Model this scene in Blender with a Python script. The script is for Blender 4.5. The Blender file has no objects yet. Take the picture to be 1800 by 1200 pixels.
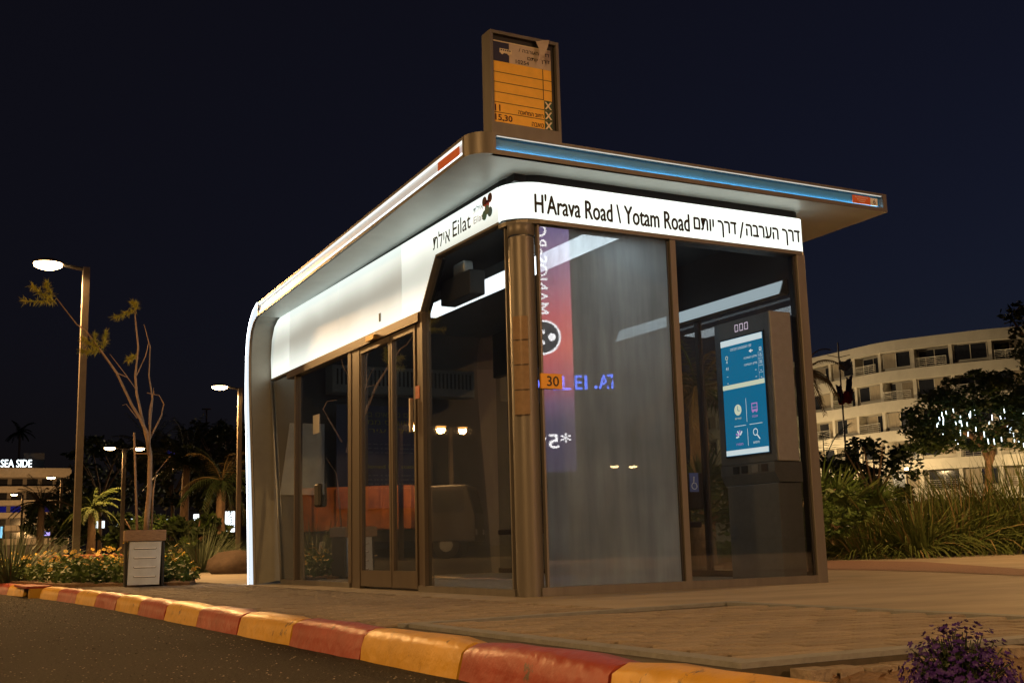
import bpy, math, random
import numpy as np
from mathutils import Vector, Matrix
random.seed(7); rng = random.Random(11)
S = bpy.context.scene
COL = S.collection
# ------------------------------------------------------------------ camera
FPX = 2066.56
YAW, PITCH, ROLL = [math.radians(a) for a in (61.64383, 9.79426, -1.47325)]
CAM = Vector((-3.6624, -6.67624, 0.32948))
Fw = Vector((math.cos(PITCH)*math.cos(YAW), math.cos(PITCH)*math.sin(YAW), math.sin(PITCH)))
_rt = Vector((math.sin(YAW), -math.cos(YAW), 0)); _up = _rt.cross(Fw)
Rt = _rt*math.cos(ROLL) + _up*math.sin(ROLL); Up = -_rt*math.sin(ROLL) + _up*math.cos(ROLL)
cd = bpy.data.cameras.new('camera'); cam = bpy.data.objects.new('camera', cd); COL.objects.link(cam)
cd.sensor_width = 36.0; cd.lens = FPX/1800*36; cd.clip_start = .05; cd.clip_end = 3000
M3 = Matrix((Rt, Up, -Fw)).transposed()
cam.matrix_world = Matrix.Translation(CAM) @ M3.to_4x4()
S.camera = cam
# ------------------------------------------------------------------ world, light, exposure
W = bpy.data.worlds.new('World'); S.world = W; W.use_nodes = True
nt = W.node_tree; bg = nt.nodes['Background']
sky = nt.nodes.new('ShaderNodeTexSky'); sky.sky_type = 'NISHITA'; sky.sun_disc = False
sky.sun_elevation = math.radians(-4.0); sky.sun_rotation = math.radians(90)
sky.air_density = 1.0; sky.dust_density = 1.0; sky.ozone_density = 3.0
cg = nt.nodes.new('ShaderNodeMix'); cg.data_type = 'RGBA'; cg.blend_type = 'ADD'; cg.inputs[0].default_value = 1
nt.links.new(sky.outputs[0], cg.inputs[6]); cg.inputs[7].default_value = (.017, .0145, .015, 1)      # even glow of the town
nt.links.new(cg.outputs[2], bg.inputs[0]); bg.inputs[1].default_value = 0.2
sl = bpy.data.lights.new('moon', 'SUN'); sl.energy = 0.004; sl.angle = math.radians(.5); sl.color = (.8, .88, 1)
so = bpy.data.objects.new('moon', sl); COL.objects.link(so); so.rotation_euler = (math.radians(50), 0, math.radians(140))
S.view_settings.view_transform = 'Standard'; S.view_settings.look = 'None'
S.view_settings.exposure = 0; S.view_settings.gamma = 1; S.view_settings.use_curve_mapping = False
S.render.engine = 'CYCLES'
S.cycles.use_denoising = True
try: S.cycles.denoiser = 'OPENIMAGEDENOISE'
except Exception: pass
S.cycles.max_bounces = 7; S.cycles.diffuse_bounces = 3; S.cycles.glossy_bounces = 4; S.cycles.transparent_max_bounces = 16
S.cycles.transmission_bounces = 6; S.cycles.sample_clamp_indirect = 6
S.cycles.caustics_reflective = False; S.cycles.caustics_refractive = False
SODIUM = (1.0, .54, .19)
# ------------------------------------------------------------------ helpers
def ray(px, py):
    return (Fw + Rt*((px-900)/FPX) - Up*((py-600)/FPX)).normalized()
def at(px, py, d):                       # point seen at a pixel of the photograph, d metres away over the ground
    r = ray(px, py); return CAM + r*(d/math.hypot(r.x, r.y))
def onplane(px, py, axis, val):
    r = ray(px, py); return CAM + r*((val-CAM[axis])/r[axis])
MATS = {}
def mat(name, col, rough=.6, metal=0, var=.12, scale=12, bump=0, bscale=60, emit=None, es=0, spec=.5, stretch=(1,1,1), coat=0, two=None):
    if name in MATS: return MATS[name]
    m = bpy.data.materials.new(name); m.use_nodes = True; n = m.node_tree.nodes; l = m.node_tree.links
    b = n['Principled BSDF']; b.inputs['Roughness'].default_value = rough; b.inputs['Metallic'].default_value = metal
    b.inputs['Specular IOR Level'].default_value = spec; b.inputs['Coat Weight'].default_value = coat
    tc = n.new('ShaderNodeTexCoord'); mp = n.new('ShaderNodeMapping'); mp.inputs['Scale'].default_value = stretch
    l.new(tc.outputs['Object'], mp.inputs[0])
    nz = n.new('ShaderNodeTexNoise'); nz.inputs['Scale'].default_value = scale; nz.inputs['Detail'].default_value = 6; nz.inputs['Roughness'].default_value = .65
    l.new(mp.outputs[0], nz.inputs['Vector'])
    mx = n.new('ShaderNodeMix'); mx.data_type = 'RGBA'
    c2 = two if two else tuple(min(1, c*(1+var)) for c in col); c1 = col if two else tuple(c*(1-var) for c in col)
    mx.inputs[6].default_value = (*c1, 1); mx.inputs[7].default_value = (*c2, 1)
    cr = n.new('ShaderNodeMapRange'); cr.inputs[1].default_value = .3; cr.inputs[2].default_value = .7
    l.new(nz.outputs[0], cr.inputs[0]); l.new(cr.outputs[0], mx.inputs[0]); l.new(mx.outputs[2], b.inputs['Base Color'])
    if bump:
        n2 = n.new('ShaderNodeTexNoise'); n2.inputs['Scale'].default_value = bscale; n2.inputs['Detail'].default_value = 5
        l.new(mp.outputs[0], n2.inputs['Vector'])
        bp = n.new('ShaderNodeBump'); bp.inputs['Strength'].default_value = bump; bp.inputs['Distance'].default_value = .02
        l.new(n2.outputs[0], bp.inputs['Height']); l.new(bp.outputs[0], b.inputs['Normal'])
    if emit:
        b.inputs['Emission Color'].default_value = (*emit, 1); b.inputs['Emission Strength'].default_value = es
    MATS[name] = m; return m
def emat(name, col, strength):
    if name in MATS: return MATS[name]
    m = bpy.data.materials.new(name); m.use_nodes = True; n = m.node_tree.nodes; l = m.node_tree.links
    n.remove(n['Principled BSDF']); e = n.new('ShaderNodeEmission'); e.inputs[0].default_value = (*col, 1); e.inputs[1].default_value = strength
    l.new(e.outputs[0], n['Material Output'].inputs[0]); MATS[name] = m; return m
def glassmat(name, tint, haze, streak=1.0, refl=2.0, haze_col=(.8, .86, .88)):
    m = bpy.data.materials.new(name); m.use_nodes = True; n = m.node_tree.nodes; l = m.node_tree.links
    n.remove(n['Principled BSDF']); out = n['Material Output']
    tr = n.new('ShaderNodeBsdfTransparent'); tr.inputs[0].default_value = (*tint, 1)
    gl = n.new('ShaderNodeBsdfGlossy'); gl.inputs['Roughness'].default_value = .012; gl.inputs[0].default_value = (1, 1, 1, 1)
    fr = n.new('ShaderNodeFresnel'); fr.inputs[0].default_value = 1.5
    geo = n.new('ShaderNodeNewGeometry')
    m1 = n.new('ShaderNodeMath'); m1.operation = 'SUBTRACT'; m1.inputs[0].default_value = 1; l.new(geo.outputs['Backfacing'], m1.inputs[1])
    m2 = n.new('ShaderNodeMath'); m2.operation = 'MULTIPLY'; l.new(fr.outputs[0], m2.inputs[0]); l.new(m1.outputs[0], m2.inputs[1])
    m3 = n.new('ShaderNodeMath'); m3.operation = 'MULTIPLY'; m3.inputs[1].default_value = refl; m3.use_clamp = True; l.new(m2.outputs[0], m3.inputs[0])
    mx = n.new('ShaderNodeMixShader'); l.new(m3.outputs[0], mx.inputs[0]); l.new(tr.outputs[0], mx.inputs[1]); l.new(gl.outputs[0], mx.inputs[2])
    # dust / condensation film
    tl = n.new('ShaderNodeBsdfTranslucent'); tl.inputs[0].default_value = (*haze_col, 1)
    df = n.new('ShaderNodeBsdfDiffuse'); df.inputs[0].default_value = (*haze_col, 1)
    ms = n.new('ShaderNodeMixShader'); ms.inputs[0].default_value = .08; l.new(tl.outputs[0], ms.inputs[1]); l.new(df.outputs[0], ms.inputs[2])
    tc = n.new('ShaderNodeTexCoord'); mp = n.new('ShaderNodeMapping'); mp.inputs['Scale'].default_value = (5, 5, .6)
    l.new(tc.outputs['Object'], mp.inputs[0])
    nz = n.new('ShaderNodeTexNoise'); nz.inputs['Scale'].default_value = 2.2; nz.inputs['Detail'].default_value = 5; l.new(mp.outputs[0], nz.inputs['Vector'])
    n2 = n.new('ShaderNodeTexNoise'); n2.inputs['Scale'].default_value = 1.6; n2.inputs['Detail'].default_value = 4; l.new(tc.outputs['Object'], n2.inputs['Vector'])
    ad = n.new('ShaderNodeMath'); ad.operation = 'MULTIPLY'; l.new(nz.outputs[0], ad.inputs[0]); l.new(n2.outputs[0], ad.inputs[1])
    mr = n.new('ShaderNodeMapRange'); mr.inputs[1].default_value = .12; mr.inputs[2].default_value = .42
    mr.inputs[3].default_value = haze*(1-.5*streak); mr.inputs[4].default_value = haze*(1+.5*streak); l.new(ad.outputs[0], mr.inputs[0])
    fin = n.new('ShaderNodeMixShader'); l.new(mr.outputs[0], fin.inputs[0]); l.new(mx.outputs[0], fin.inputs[1]); l.new(ms.outputs[0], fin.inputs[2])
    l.new(fin.outputs[0], out.inputs[0]); MATS[name] = m; return m

class MB:
    def __init__(s): s.v = []; s.f = []; s.mi = []; s.cur = 0
    def face(s, pts):
        b = len(s.v); s.v += [tuple(p) for p in pts]; s.f.append(tuple(range(b, b+len(pts)))); s.mi.append(s.cur)
    def grid(s, rows, close=False):
        b = len(s.v); m = len(rows[0])
        for r in rows: s.v += [tuple(p) for p in r]
        for i in range(len(rows)-1):
            for j in range(m if close else m-1):
                k = (j+1) % m
                s.f.append((b+i*m+j, b+i*m+k, b+(i+1)*m+k, b+(i+1)*m+j)); s.mi.append(s.cur)
    def box(s, x0, x1, y0, y1, z0, z1):
        b = len(s.v)
        s.v += [(x0,y0,z0),(x1,y0,z0),(x1,y1,z0),(x0,y1,z0),(x0,y0,z1),(x1,y0,z1),(x1,y1,z1),(x0,y1,z1)]
        for f in ((0,3,2,1),(4,5,6,7),(0,1,5,4),(1,2,6,5),(2,3,7,6),(3,0,4,7)):
            s.f.append(tuple(b+i for i in f)); s.mi.append(s.cur)
    def obox(s, o, ax, ay, az):           # box from a corner and three edge vectors
        o, ax, ay, az = map(Vector, (o, ax, ay, az)); b = len(s.v)
        s.v += [tuple(p) for p in (o, o+ax, o+ax+ay, o+ay, o+az, o+ax+az, o+ax+ay+az, o+ay+az)]
        for f in ((0,3,2,1),(4,5,6,7),(0,1,5,4),(1,2,6,5),(2,3,7,6),(3,0,4,7)):
            s.f.append(tuple(b+i for i in f)); s.mi.append(s.cur)
    def prism(s, poly, lo, hi, axis=2):   # polygon in the two other axes, extruded along axis
        def P(p, h): q = list(p); q.insert(axis, h); return tuple(q)
        n = len(poly); b = len(s.v)
        s.v += [P(p, lo) for p in poly] + [P(p, hi) for p in poly]
        s.f.append(tuple(b+i for i in range(n))[::-1]); s.f.append(tuple(b+n+i for i in range(n)))
        s.mi += [s.cur]*2
        for i in range(n):
            j = (i+1) % n; s.f.append((b+i, b+j, b+n+j, b+n+i)); s.mi.append(s.cur)
    def tube(s, pts, rad, n=6, cap=True):
        pts = [Vector(p) for p in pts]; rows = []
        if not hasattr(rad, '__len__'): rad = [rad]*len(pts)
        for i, p in enumerate(pts):
            d = (pts[min(i+1, len(pts)-1)] - pts[max(i-1, 0)]).normalized()
            u = d.cross(Vector((0,0,1)) if abs(d.z) < .9 else Vector((1,0,0))).normalized(); w = d.cross(u)
            rows.append([p + (u*math.cos(a) + w*math.sin(a))*rad[i] for a in [2*math.pi*k/n for k in range(n)]])
        b = len(s.v); s.grid(rows, True)
        if cap:
            s.f.append(tuple(b+i for i in range(n))); m = b+n*(len(rows)-1); s.f.append(tuple(m+i for i in range(n))[::-1]); s.mi += [s.cur]*2
    def lathe(s, prof, c=(0,0,0), n=16):
        s.grid([[(c[0]+r*math.cos(2*math.pi*k/n), c[1]+r*math.sin(2*math.pi*k/n), c[2]+z) for k in range(n)] for r, z in prof], True)
    def build(s, name, m, parent=None, smooth=False, loc=None, bevel=0):
        me = bpy.data.meshes.new(name); me.from_pydata(s.v, [], s.f)
        for q in (m if isinstance(m, (list, tuple)) else [m]): me.materials.append(q)
        me.polygons.foreach_set('material_index', s.mi)
        if smooth: me.polygons.foreach_set('use_smooth', [True]*len(me.polygons))
        me.update()
        import bmesh
        bm = bmesh.new(); bm.from_mesh(me); bmesh.ops.recalc_face_normals(bm, faces=bm.faces) if smooth != 'leaf' else None
        bm.to_mesh(me); bm.free()
        o = bpy.data.objects.new(name, me); COL.objects.link(o)
        if parent is not None: o.parent = parent
        if loc is not None: o.location = loc
        if bevel:
            md = o.modifiers.new('bevel', 'BEVEL'); md.width = bevel; md.segments = 2; md.limit_method = 'ANGLE'
        return o
def tag(o, label=None, cat=None, group=None, kind=None):
    if label: o['label'] = label
    if cat: o['category'] = cat
    if group: o['group'] = group
    if kind: o['kind'] = kind
    return o
def empty(name, loc=(0,0,0), rz=0, **k):
    o = bpy.data.objects.new(name, None); COL.objects.link(o); o.location = loc; o.rotation_euler = (0,0,rz); o.empty_display_size = .1
    return tag(o, **k)
def copy_tree(o, parent=None):
    c = o.copy(); COL.objects.link(c); c.parent = parent
    for ch in list(o.children): copy_tree(ch, c)
    return c
def text(name, body, m, origin, ux, uy, width=None, height=None, parent=None, depth=.002, bold=0.0, align='L', mirror=False):
    """Lettering as a mesh: its box starts at origin, runs along ux, rises along uy."""
    cu = bpy.data.curves.new(name, 'FONT'); cu.body = body; cu.size = 1; cu.offset = 0; cu.extrude = 0
    cu.resolution_u = 3
    t = bpy.data.objects.new(name, cu); COL.objects.link(t)
    bpy.context.view_layer.update()
    dg = bpy.context.evaluated_depsgraph_get(); me = bpy.data.meshes.new_from_object(t.evaluated_get(dg))
    bpy.data.objects.remove(t); bpy.data.curves.remove(cu)
    par = list(range(len(me.vertices)))
    def find(i_):
        while par[i_] != i_: i_ = par[i_]
        return i_
    for pl_ in me.polygons:
        for v_ in pl_.vertices[1:]: par[find(v_)] = find(pl_.vertices[0])
    isl = {}
    for i_ in range(len(par)): isl.setdefault(find(i_), []).append(i_)
    badv = {}; quads = []
    for vs_ in isl.values():              # letters drawn as two crossing bars: rebuild both bars whole
        if len(vs_) == 8:
            P_ = [me.vertices[i_].co for i_ in vs_]
            if all(len({round(c_.x,3) for c_ in h_}) == 2 and len({round(c_.y,3) for c_ in h_}) == 2 for h_ in (P_[:4], P_[4:])):
                quads += [tuple(vs_[:4]), tuple(vs_[4:])]; badv.update({i_: 1 for i_ in vs_})
    if quads:
        V_ = [tuple(v_.co) for v_ in me.vertices]; F_ = [tuple(pl_.vertices) for pl_ in me.polygons if pl_.vertices[0] not in badv] + quads
        me = bpy.data.meshes.new(name); me.from_pydata(V_, [], F_)
    co = np.empty(len(me.vertices)*3); me.vertices.foreach_get('co', co); co = co.reshape(-1, 3)
    if len(co) == 0: return None
    lo = co.min(0); hi = co.max(0); w, h = hi[0]-lo[0], hi[1]-lo[1]
    sx = sy = None
    if width: sx = width/w
    if height: sy = height/h
    sx = sx or sy; sy = sy or sx
    ux = Vector(ux).normalized(); uy = Vector(uy).normalized(); nz = ux.cross(uy); o = Vector(origin)
    off = -w*sx/2 if align == 'C' else (-w*sx if align == 'R' else 0)
    pts = np.array([o + ux*((p[0]-lo[0])*sx+off) + uy*((p[1]-lo[1])*sy) + nz*depth for p in co])
    if bold:                             # heavier strokes: the outline laid down again a hair to each side
        vs = []; fs = []; polys = [tuple(pl_.vertices) for pl_ in me.polygons]; hgt_ = h*sy
        for kx_, ky_ in ((-1,0),(1,0),(0,-.8),(0,.8),(0,0)):
            base = len(vs); vs += [tuple(Vector(q_) + ux*(kx_*bold*hgt_) + uy*(ky_*bold*hgt_) + nz*(.00006*len(fs)/max(1,len(polys)))) for q_ in pts]; fs += [tuple(base+i_ for i_ in f_) for f_ in polys]
        me = bpy.data.meshes.new(name); me.from_pydata(vs, [], fs); pts = np.array(vs)
    me.vertices.foreach_set('co', pts.ravel()); me.materials.clear(); me.materials.append(m); me.update(); me.name = name
    ob = bpy.data.objects.new(name, me); COL.objects.link(ob)
    if parent is not None: ob.parent = parent
    return ob
def H(s): return s[::-1]                 # Hebrew laid out right to left
def spot(name, loc, energy, col=SODIUM, size=2.4, blend=.6, rad=.12, parent=None, typ='SPOT'):
    L = bpy.data.lights.new(name, typ); L.energy = energy; L.color = col; L.shadow_soft_size = rad
    if typ == 'SPOT': L.spot_size = size; L.spot_blend = blend
    o = bpy.data.objects.new(name, L); COL.objects.link(o); o.location = loc
    if parent is not None: o.parent = parent
    return o
# ------------------------------------------------------------------ materials
BR = mat('bronze_paint', (.145, .136, .126), .45, .25, .16, 9, bump=.04, bscale=60, stretch=(1,1,.12))
BR2 = mat('door_bronze', (.095,.076,.06), .42, .3, .15, 9, stretch=(1,1,.12))
DK = mat('dark_bronze', (.07, .05, .04), .4, .3, .1, 20)
BLK = mat('black_rubber', (.012, .012, .013), .5, 0, .1)
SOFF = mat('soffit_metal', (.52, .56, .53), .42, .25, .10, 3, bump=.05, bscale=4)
STEEL = mat('grey_steel', (.32, .33, .34), .4, .6, .1)
G_LEFT = glassmat('clear_glass', (.78, .8, .8), .012)
G_FOG = glassmat('misted_glass', (.70, .73, .75), .37, .6)
G_R2 = glassmat('smoked_glass', (.74, .76, .77), .018)
G_BACK = glassmat('back_glass', (.8, .82, .82), .02)
PLAZA = mat('plaza_stone', (.27, .232, .185), .66, 0, .30, 1.3, bump=.25, bscale=30, stretch=(.6, 1.6, 1))
BRICK = mat('paver_clay', (.225, .188, .152), .8, 0, .22, 16, bump=.6, bscale=60)
_n = BRICK.node_tree.nodes; _l = BRICK.node_tree.links; _b = _n['Principled BSDF']; _s = _b.inputs['Base Color'].links[0].from_socket
_oi = _n.new('ShaderNodeObjectInfo'); _mr = _n.new('ShaderNodeMapRange'); _mr.inputs[3].default_value = .84; _mr.inputs[4].default_value = 1.18; _l.new(_oi.outputs['Random'], _mr.inputs[0])
_vm = _n.new('ShaderNodeVectorMath'); _vm.operation = 'SCALE'; _l.new(_s, _vm.inputs[0]); _l.new(_mr.outputs[0], _vm.inputs['Scale']); _l.new(_vm.outputs[0], _b.inputs['Base Color'])
MORT = mat('joint_sand', (.06, .05, .038), .9, 0, .2, 30)
GREY = mat('grey_border_stone', (.19, .20, .21), .7, 0, .15, 14, bump=.3, bscale=60)
DIRT = mat('dry_soil', (.16, .10, .06), .95, 0, .4, 14, bump=1, bscale=40)
ASPH = mat('asphalt', (.030, .027, .023), .88, 0, .75, 75, bump=1.0, bscale=90, two=(.075,.066,.054), spec=.12)
def kerbmat(name, col):
    m = mat(name, col, .42, 0, .16, 5, bump=.35, bscale=14); n = m.node_tree.nodes; l = m.node_tree.links; b = n['Principled BSDF']
    src = b.inputs['Base Color'].links[0].from_socket
    tc = n.new('ShaderNodeTexCoord'); nz = n.new('ShaderNodeTexNoise'); nz.inputs['Scale'].default_value = 9; nz.inputs['Detail'].default_value = 8; nz.inputs['Roughness'].default_value = .75; l.new(tc.outputs['Object'], nz.inputs['Vector'])
    mr = n.new('ShaderNodeMapRange'); mr.inputs[1].default_value = .60; mr.inputs[2].default_value = .66; l.new(nz.outputs[0], mr.inputs[0])
    mx = n.new('ShaderNodeMix'); mx.data_type = 'RGBA'; l.new(mr.outputs[0], mx.inputs[0]); l.new(src, mx.inputs[6]); mx.inputs[7].default_value = (.10,.075,.055,1); l.new(mx.outputs[2], b.inputs['Base Color'])
    rr = n.new('ShaderNodeMapRange'); rr.inputs[3].default_value = .28; rr.inputs[4].default_value = .6; l.new(nz.outputs[0], rr.inputs[0]); l.new(rr.outputs[0], b.inputs['Roughness'])
    return m
KY = kerbmat('yellow_kerb_paint', (.56, .31, .03)); KR = kerbmat('red_kerb_paint', (.30, .045, .025))
BARK = mat('bark', (.28, .19, .12), .85, 0, .3, 20, bump=.5, bscale=40, stretch=(1,1,.3))
WHITE_T = emat('white_lettering', (1, 1, 1), 1.4)
BLACK_T = mat('dark_lettering', (.012, .012, .015), .6, 0, 0)
# ------------------------------------------------------------------ ground
FARG = mat('dark_far_ground', (.035,.03,.024), .9, 0, .4, .3)
g = MB(); g.face([(-1500,-1500,-.2),(1500,-1500,-.2),(1500,1500,-.2),(-1500,1500,-.2)])
tag(g.build('ground', FARG), kind='structure')
def kx(y): return -.008*max(0, y-3)**2 if y < 12 else -.648 - .144*(y-12)
r = MB()
ys = [-40, -20, -8, -4, 0, 3] + [3+i*.75 for i in range(1, 20)]
r.grid([[(-18, y, -.12), (-1.86+kx(y), y, -.12)] for y in ys] + [[(-18, 90, -.12), (-13, 90, -.12)]])
tag(r.build('road', ASPH), kind='structure')
p = MB(); p.box(-1.76, 60, -4.1, 80, -.19, -.014); o = p.build('pavement', MORT); tag(o, kind='structure'); PAVE = o
p = MB()
p.prism([(-.35,-1.56),(60,-1.56),(60,80),(-.35,80)], -.013, 0); p.prism([(.39,-14),(60,-14),(60,-1.563),(.39,-1.563)], -.013, 0)
p.prism([(-1.74,7),(-.353,7),(-.353,80),(-1.74,80)], -.013, 0)
p.build('stone_paving', PLAZA, PAVE)
pb = MB()                                # darker brick band sweeping over the plaza
pa = [(4.3,-3.2),(3.96,-.55),(4.62,1.06),(4.81,2.48),(4.7,4.2)]; pc = [(5.9,-3.2),(5.34,.55),(7.5,3.74),(8.0,5.92),(7.6,8.4)]
pb.grid([[(a[0],a[1],.004),(c[0],c[1],.004)] for a, c in zip(pa, pc)])
pb.build('brick_band', mat('purple_brick', (.20,.12,.10), .8, 0, .3, 30, bump=.8, bscale=60), PAVE)
s = MB()
for a, b in (((-1.62,-1.84),(.42,-1.60)), ):
    s.prism([(a[0],a[1]),(b[0],b[1]),(b[0],b[1]+.07),(a[0],a[1]+.07)], -.013, .003)
s.prism([(-1.60,-4.10),(-1.52,-4.10),(-1.52,-1.835),(-1.60,-1.845)], -.013, .003)
s.prism([(.31,-4.02),(.39,-4.02),(.39,-1.61),(.31,-1.62)], -.013, .003)
s.prism([(-1.52,-4.10),(.39,-4.10),(.39,-4.022),(-1.52,-4.022)], -.013, .003)
s.build('border_strip', GREY, PAVE)
def brick_mesh(i):
    q = random.Random(i); b = MB(); w, d, c = .0958, .0450, .004
    t = [(-w,-d),(w,-d),(w,d),(-w,d)]; j = lambda: q.uniform(-.002, .002)
    b.grid([[(x+j(), y+j(), -.02) for x, y in t], [(x, y, -.005) for x, y in t], [(x*(1-c/w)+j(), y*(1-c/d)+j(), j()*.7) for x, y in t]], True)
    n = len(b.v); b.f.append((n-4, n-3, n-2, n-1)); b.mi.append(0)
    return b
bms = []
for i in range(6):
    ob = brick_mesh(i).build('paving_brick', BRICK); bms.append(ob.data); bpy.data.objects.remove(ob)
spots = []
def lay(x0, x1, y0, y1):
    k = 0; y = y0+.05
    while y < y1-.04:
        x = x0 + .1 - (.1 if k % 2 else 0)
        while x < x1:
            if x > x0+.02 and x+.1 < x1+.05: spots.append((x, y))
            x += .201
        y += .1015; k += 1
lay(-1.515, .305, -4.015, -1.80); lay(-1.74, -.36, -1.74, 7.0)
spots = [q for q in spots if not (q[1] < -1.5 and q[1] > -1.84 + .118*(q[0]+1.62) - .06 and q[1] < -1.84 + .118*(q[0]+1.62) + .12)]
spots.sort(key=lambda q: (q[0]-CAM.x)**2 + (q[1]-CAM.y)**2)
rest = MB()
for i, (x, y) in enumerate(spots):
    z = rng.uniform(-.002, .0015); a = rng.uniform(-.015, .015)
    if i < 290:
        o = bpy.data.objects.new('paving_brick', bms[i % 6]); COL.objects.link(o); o.parent = PAVE
        o.location = (x, y, z); o.rotation_euler = (rng.uniform(-.004,.004), rng.uniform(-.004,.004), a)
    else:
        me = bms[i % 6]; b = len(rest.v); ca, sa = math.cos(a), math.sin(a)
        rest.v += [(x+v.co.x*ca-v.co.y*sa, y+v.co.x*sa+v.co.y*ca, z+v.co.z) for v in me.vertices]
        for f in me.polygons: rest.f.append(tuple(b+k for k in f.vertices)); rest.mi.append(0)
o = rest.build('far_paving_bricks', BRICK, PAVE); o['kind'] = 'stuff'
d = MB(); N = 26                         # planting pit with dry soil, raised crumbs
d.grid([[(-1.76+2.6*i/N, -7.5+3.42*j/N, -.045+rng.uniform(-.012,.012)) for i in range(N+1)] for j in range(N+1)])
tag(d.build('planting_soil', DIRT, smooth=True), kind='structure')
d = MB()
for i in range(18):
    x = -1.45+i*.115; w = .1+rng.uniform(-.01,.01)
    if i in (6, 11): continue
    d.obox((x, -4.19+rng.uniform(-.012,.012), -.06), (w,rng.uniform(-.008,.008),0), (0,.08,0), (0,0,.040+rng.uniform(-.014,.008)))
d.build('broken_edging', BRICK, PAVE)
q_ = random.Random(21); m = MB()                    # exposed aggregate and grit on the carriageway
for i in range(16000):
    t_ = q_.random()**1.6; y_ = -5.4+t_*14; x_ = -1.95+kx(y_)-q_.random()**1.3*3.6; r_ = q_.uniform(.0022,.0055)*(1+.8*t_); a_ = q_.uniform(0,6.28); h_ = r_*q_.uniform(.3,.9)
    P3 = [(x_+r_*math.cos(a_+k_*2.094), y_+r_*math.sin(a_+k_*2.094), -.1195) for k_ in range(3)]; T_ = (x_+q_.uniform(-.3,.3)*r_, y_+q_.uniform(-.3,.3)*r_, -.12+h_); m.cur = 0 if q_.random() < .7 else 1
    for k_ in range(3): m.face([P3[k_],P3[(k_+1)%3],T_])
o = m.build('road_grit', [mat('dark_chip', (.045,.04,.034), .7, 0, .3), mat('pale_chip', (.22,.19,.15), .45, 0, .3)]); tag(o, 'loose grit and exposed stone chips in the asphalt by the kerb', 'grit', kind='stuff')
# kerb
KERB = empty('kerb', (-1.8,-1,-.1)); tag(KERB, kind='structure')
def kerb_stone(y0, y1, m, q):
    b = MB(); prof = [(-1.737,-.02),(-1.74,.004),(-1.80,.010),(-1.842,-.002),(-1.866,-.03),(-1.876,-.07),(-1.888,-.13)]
    rows = []
    for k in range(6):
        y = y0+.008 + (y1-y0-.016)*k/5; e = .010 if k in (0,5) else 0
        rows.append([(x+kx(y)+q.uniform(-.004,.004)+(e if i > 2 else 0), y, z+q.uniform(-.004,.004)-(e if i < 4 else 0)) for i, (x, z) in enumerate(prof)])
    b.grid(rows); b.face(rows[0]); b.face(rows[-1][::-1])
    o = b.build('kerb_stone', m, smooth=True); o.parent = KERB; o.matrix_parent_inverse = Matrix.Translation((1.8,1,.1))
    md = o.modifiers.new('soft', 'SUBSURF'); md.levels = 0; md.render_levels = 0
y = -1.97 - 5*.94; k = 0
while y < 14:
    if not (7.3 < y < 8.3): kerb_stone(y, y+.94, KY if k % 2 == 0 else KR, random.Random(k))
    y += .94; k += 1
b = MB(); b.box(-1.90, -1.72, -8, 14, -.2, -.128); b.build('kerb_bed', MORT).parent = KERB; bpy.data.objects['kerb_bed'].matrix_parent_inverse = Matrix.Translation((1.8,1,.1))
dr = empty('storm_drain', (-2.0, 8.2, -.1), label='red topped kerb inlet with a dark slot at the road edge', cat='drain')
b = MB(); b.box(-.16,.12,-.62,.62,.085,.11); b.build('lid', KR, dr)
b = MB(); b.box(-.12,.12,-.62,-.5,-.05,.083); b.build('side_block', KY, dr); b = MB(); b.box(-.12,.12,.5,.62,-.05,.083); b.build('side_block', KY, dr)
b = MB(); b.box(.06,.12,-.5,.5,-.05,.083); b.build('throat', BLK, dr)

# ------------------------------------------------------------------ bus shelter
SH = empty('bus_shelter', (0,0,0), label='glazed bus shelter with lit white sign band and overhanging roof', cat='bus shelter')
# floor and sills
b = MB(); b.box(.03, 2.47, .03, 5.1, 0, .03); b.build('floor', mat('shelter_floor', (.30,.31,.31), .35, 0, .2, 5), SH)
b = MB(); b.box(.1, 2.47, -.03, .03, 0, .055); b.build('sill', BR, SH)
for y0, y1 in ((.1,1.64),(3.12,5.1)):
    b = MB(); b.box(-.03, .03, y0, y1, 0, .045); b.build('sill', BR, SH)
b = MB(); b.box(2.45, 2.51, .06, 5.1, 0, .08); b.build('sill', DK, SH)
# corner column
b = MB(); c = (.065,.065)
b.lathe([(.088,0),(.088,2.36)], (c[0],c[1],0), 28); col = b.build('corner_column', BR, SH, smooth=True)
b = MB(); b.lathe([(.088,2.37),(.093,2.375),(.093,2.44),(.088,2.452)], (c[0],c[1],0), 28); b.build('collar', BR, col, smooth=True)
PLX = mat('acrylic_holder', (.26,.19,.13), .12, 0, .1, 30, spec=.8, coat=.6)
for i in range(4):
    z0 = 1.16 + i*.165; b = MB()
    arc = [math.radians(a) for a in range(195, 262, 8)]
    for rr in (.092, .097):
        b.grid([[(c[0]+rr*math.cos(a), c[1]+rr*math.sin(a), z) for a in arc] for z in (z0, z0+.158)])
    b.build('timetable_holder', PLX, col, smooth=True)
    b = MB(); b.grid([[(c[0]+.0975*math.cos(a), c[1]+.0975*math.sin(a), z) for a in arc] for z in (z0-.004, z0+.003)]); b.build('holder_lip', DK, col, smooth=True)
for sx, x0, x1 in ((0,.15,.157),):
    b = MB(); b.box(.15,.165,-.012,.02,.05,2.45); b.build('jamb', BR, SH)
    b = MB(); b.box(-.012,.02,.15,.165,.045,2.45); b.build('jamb', BR, SH)
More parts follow.
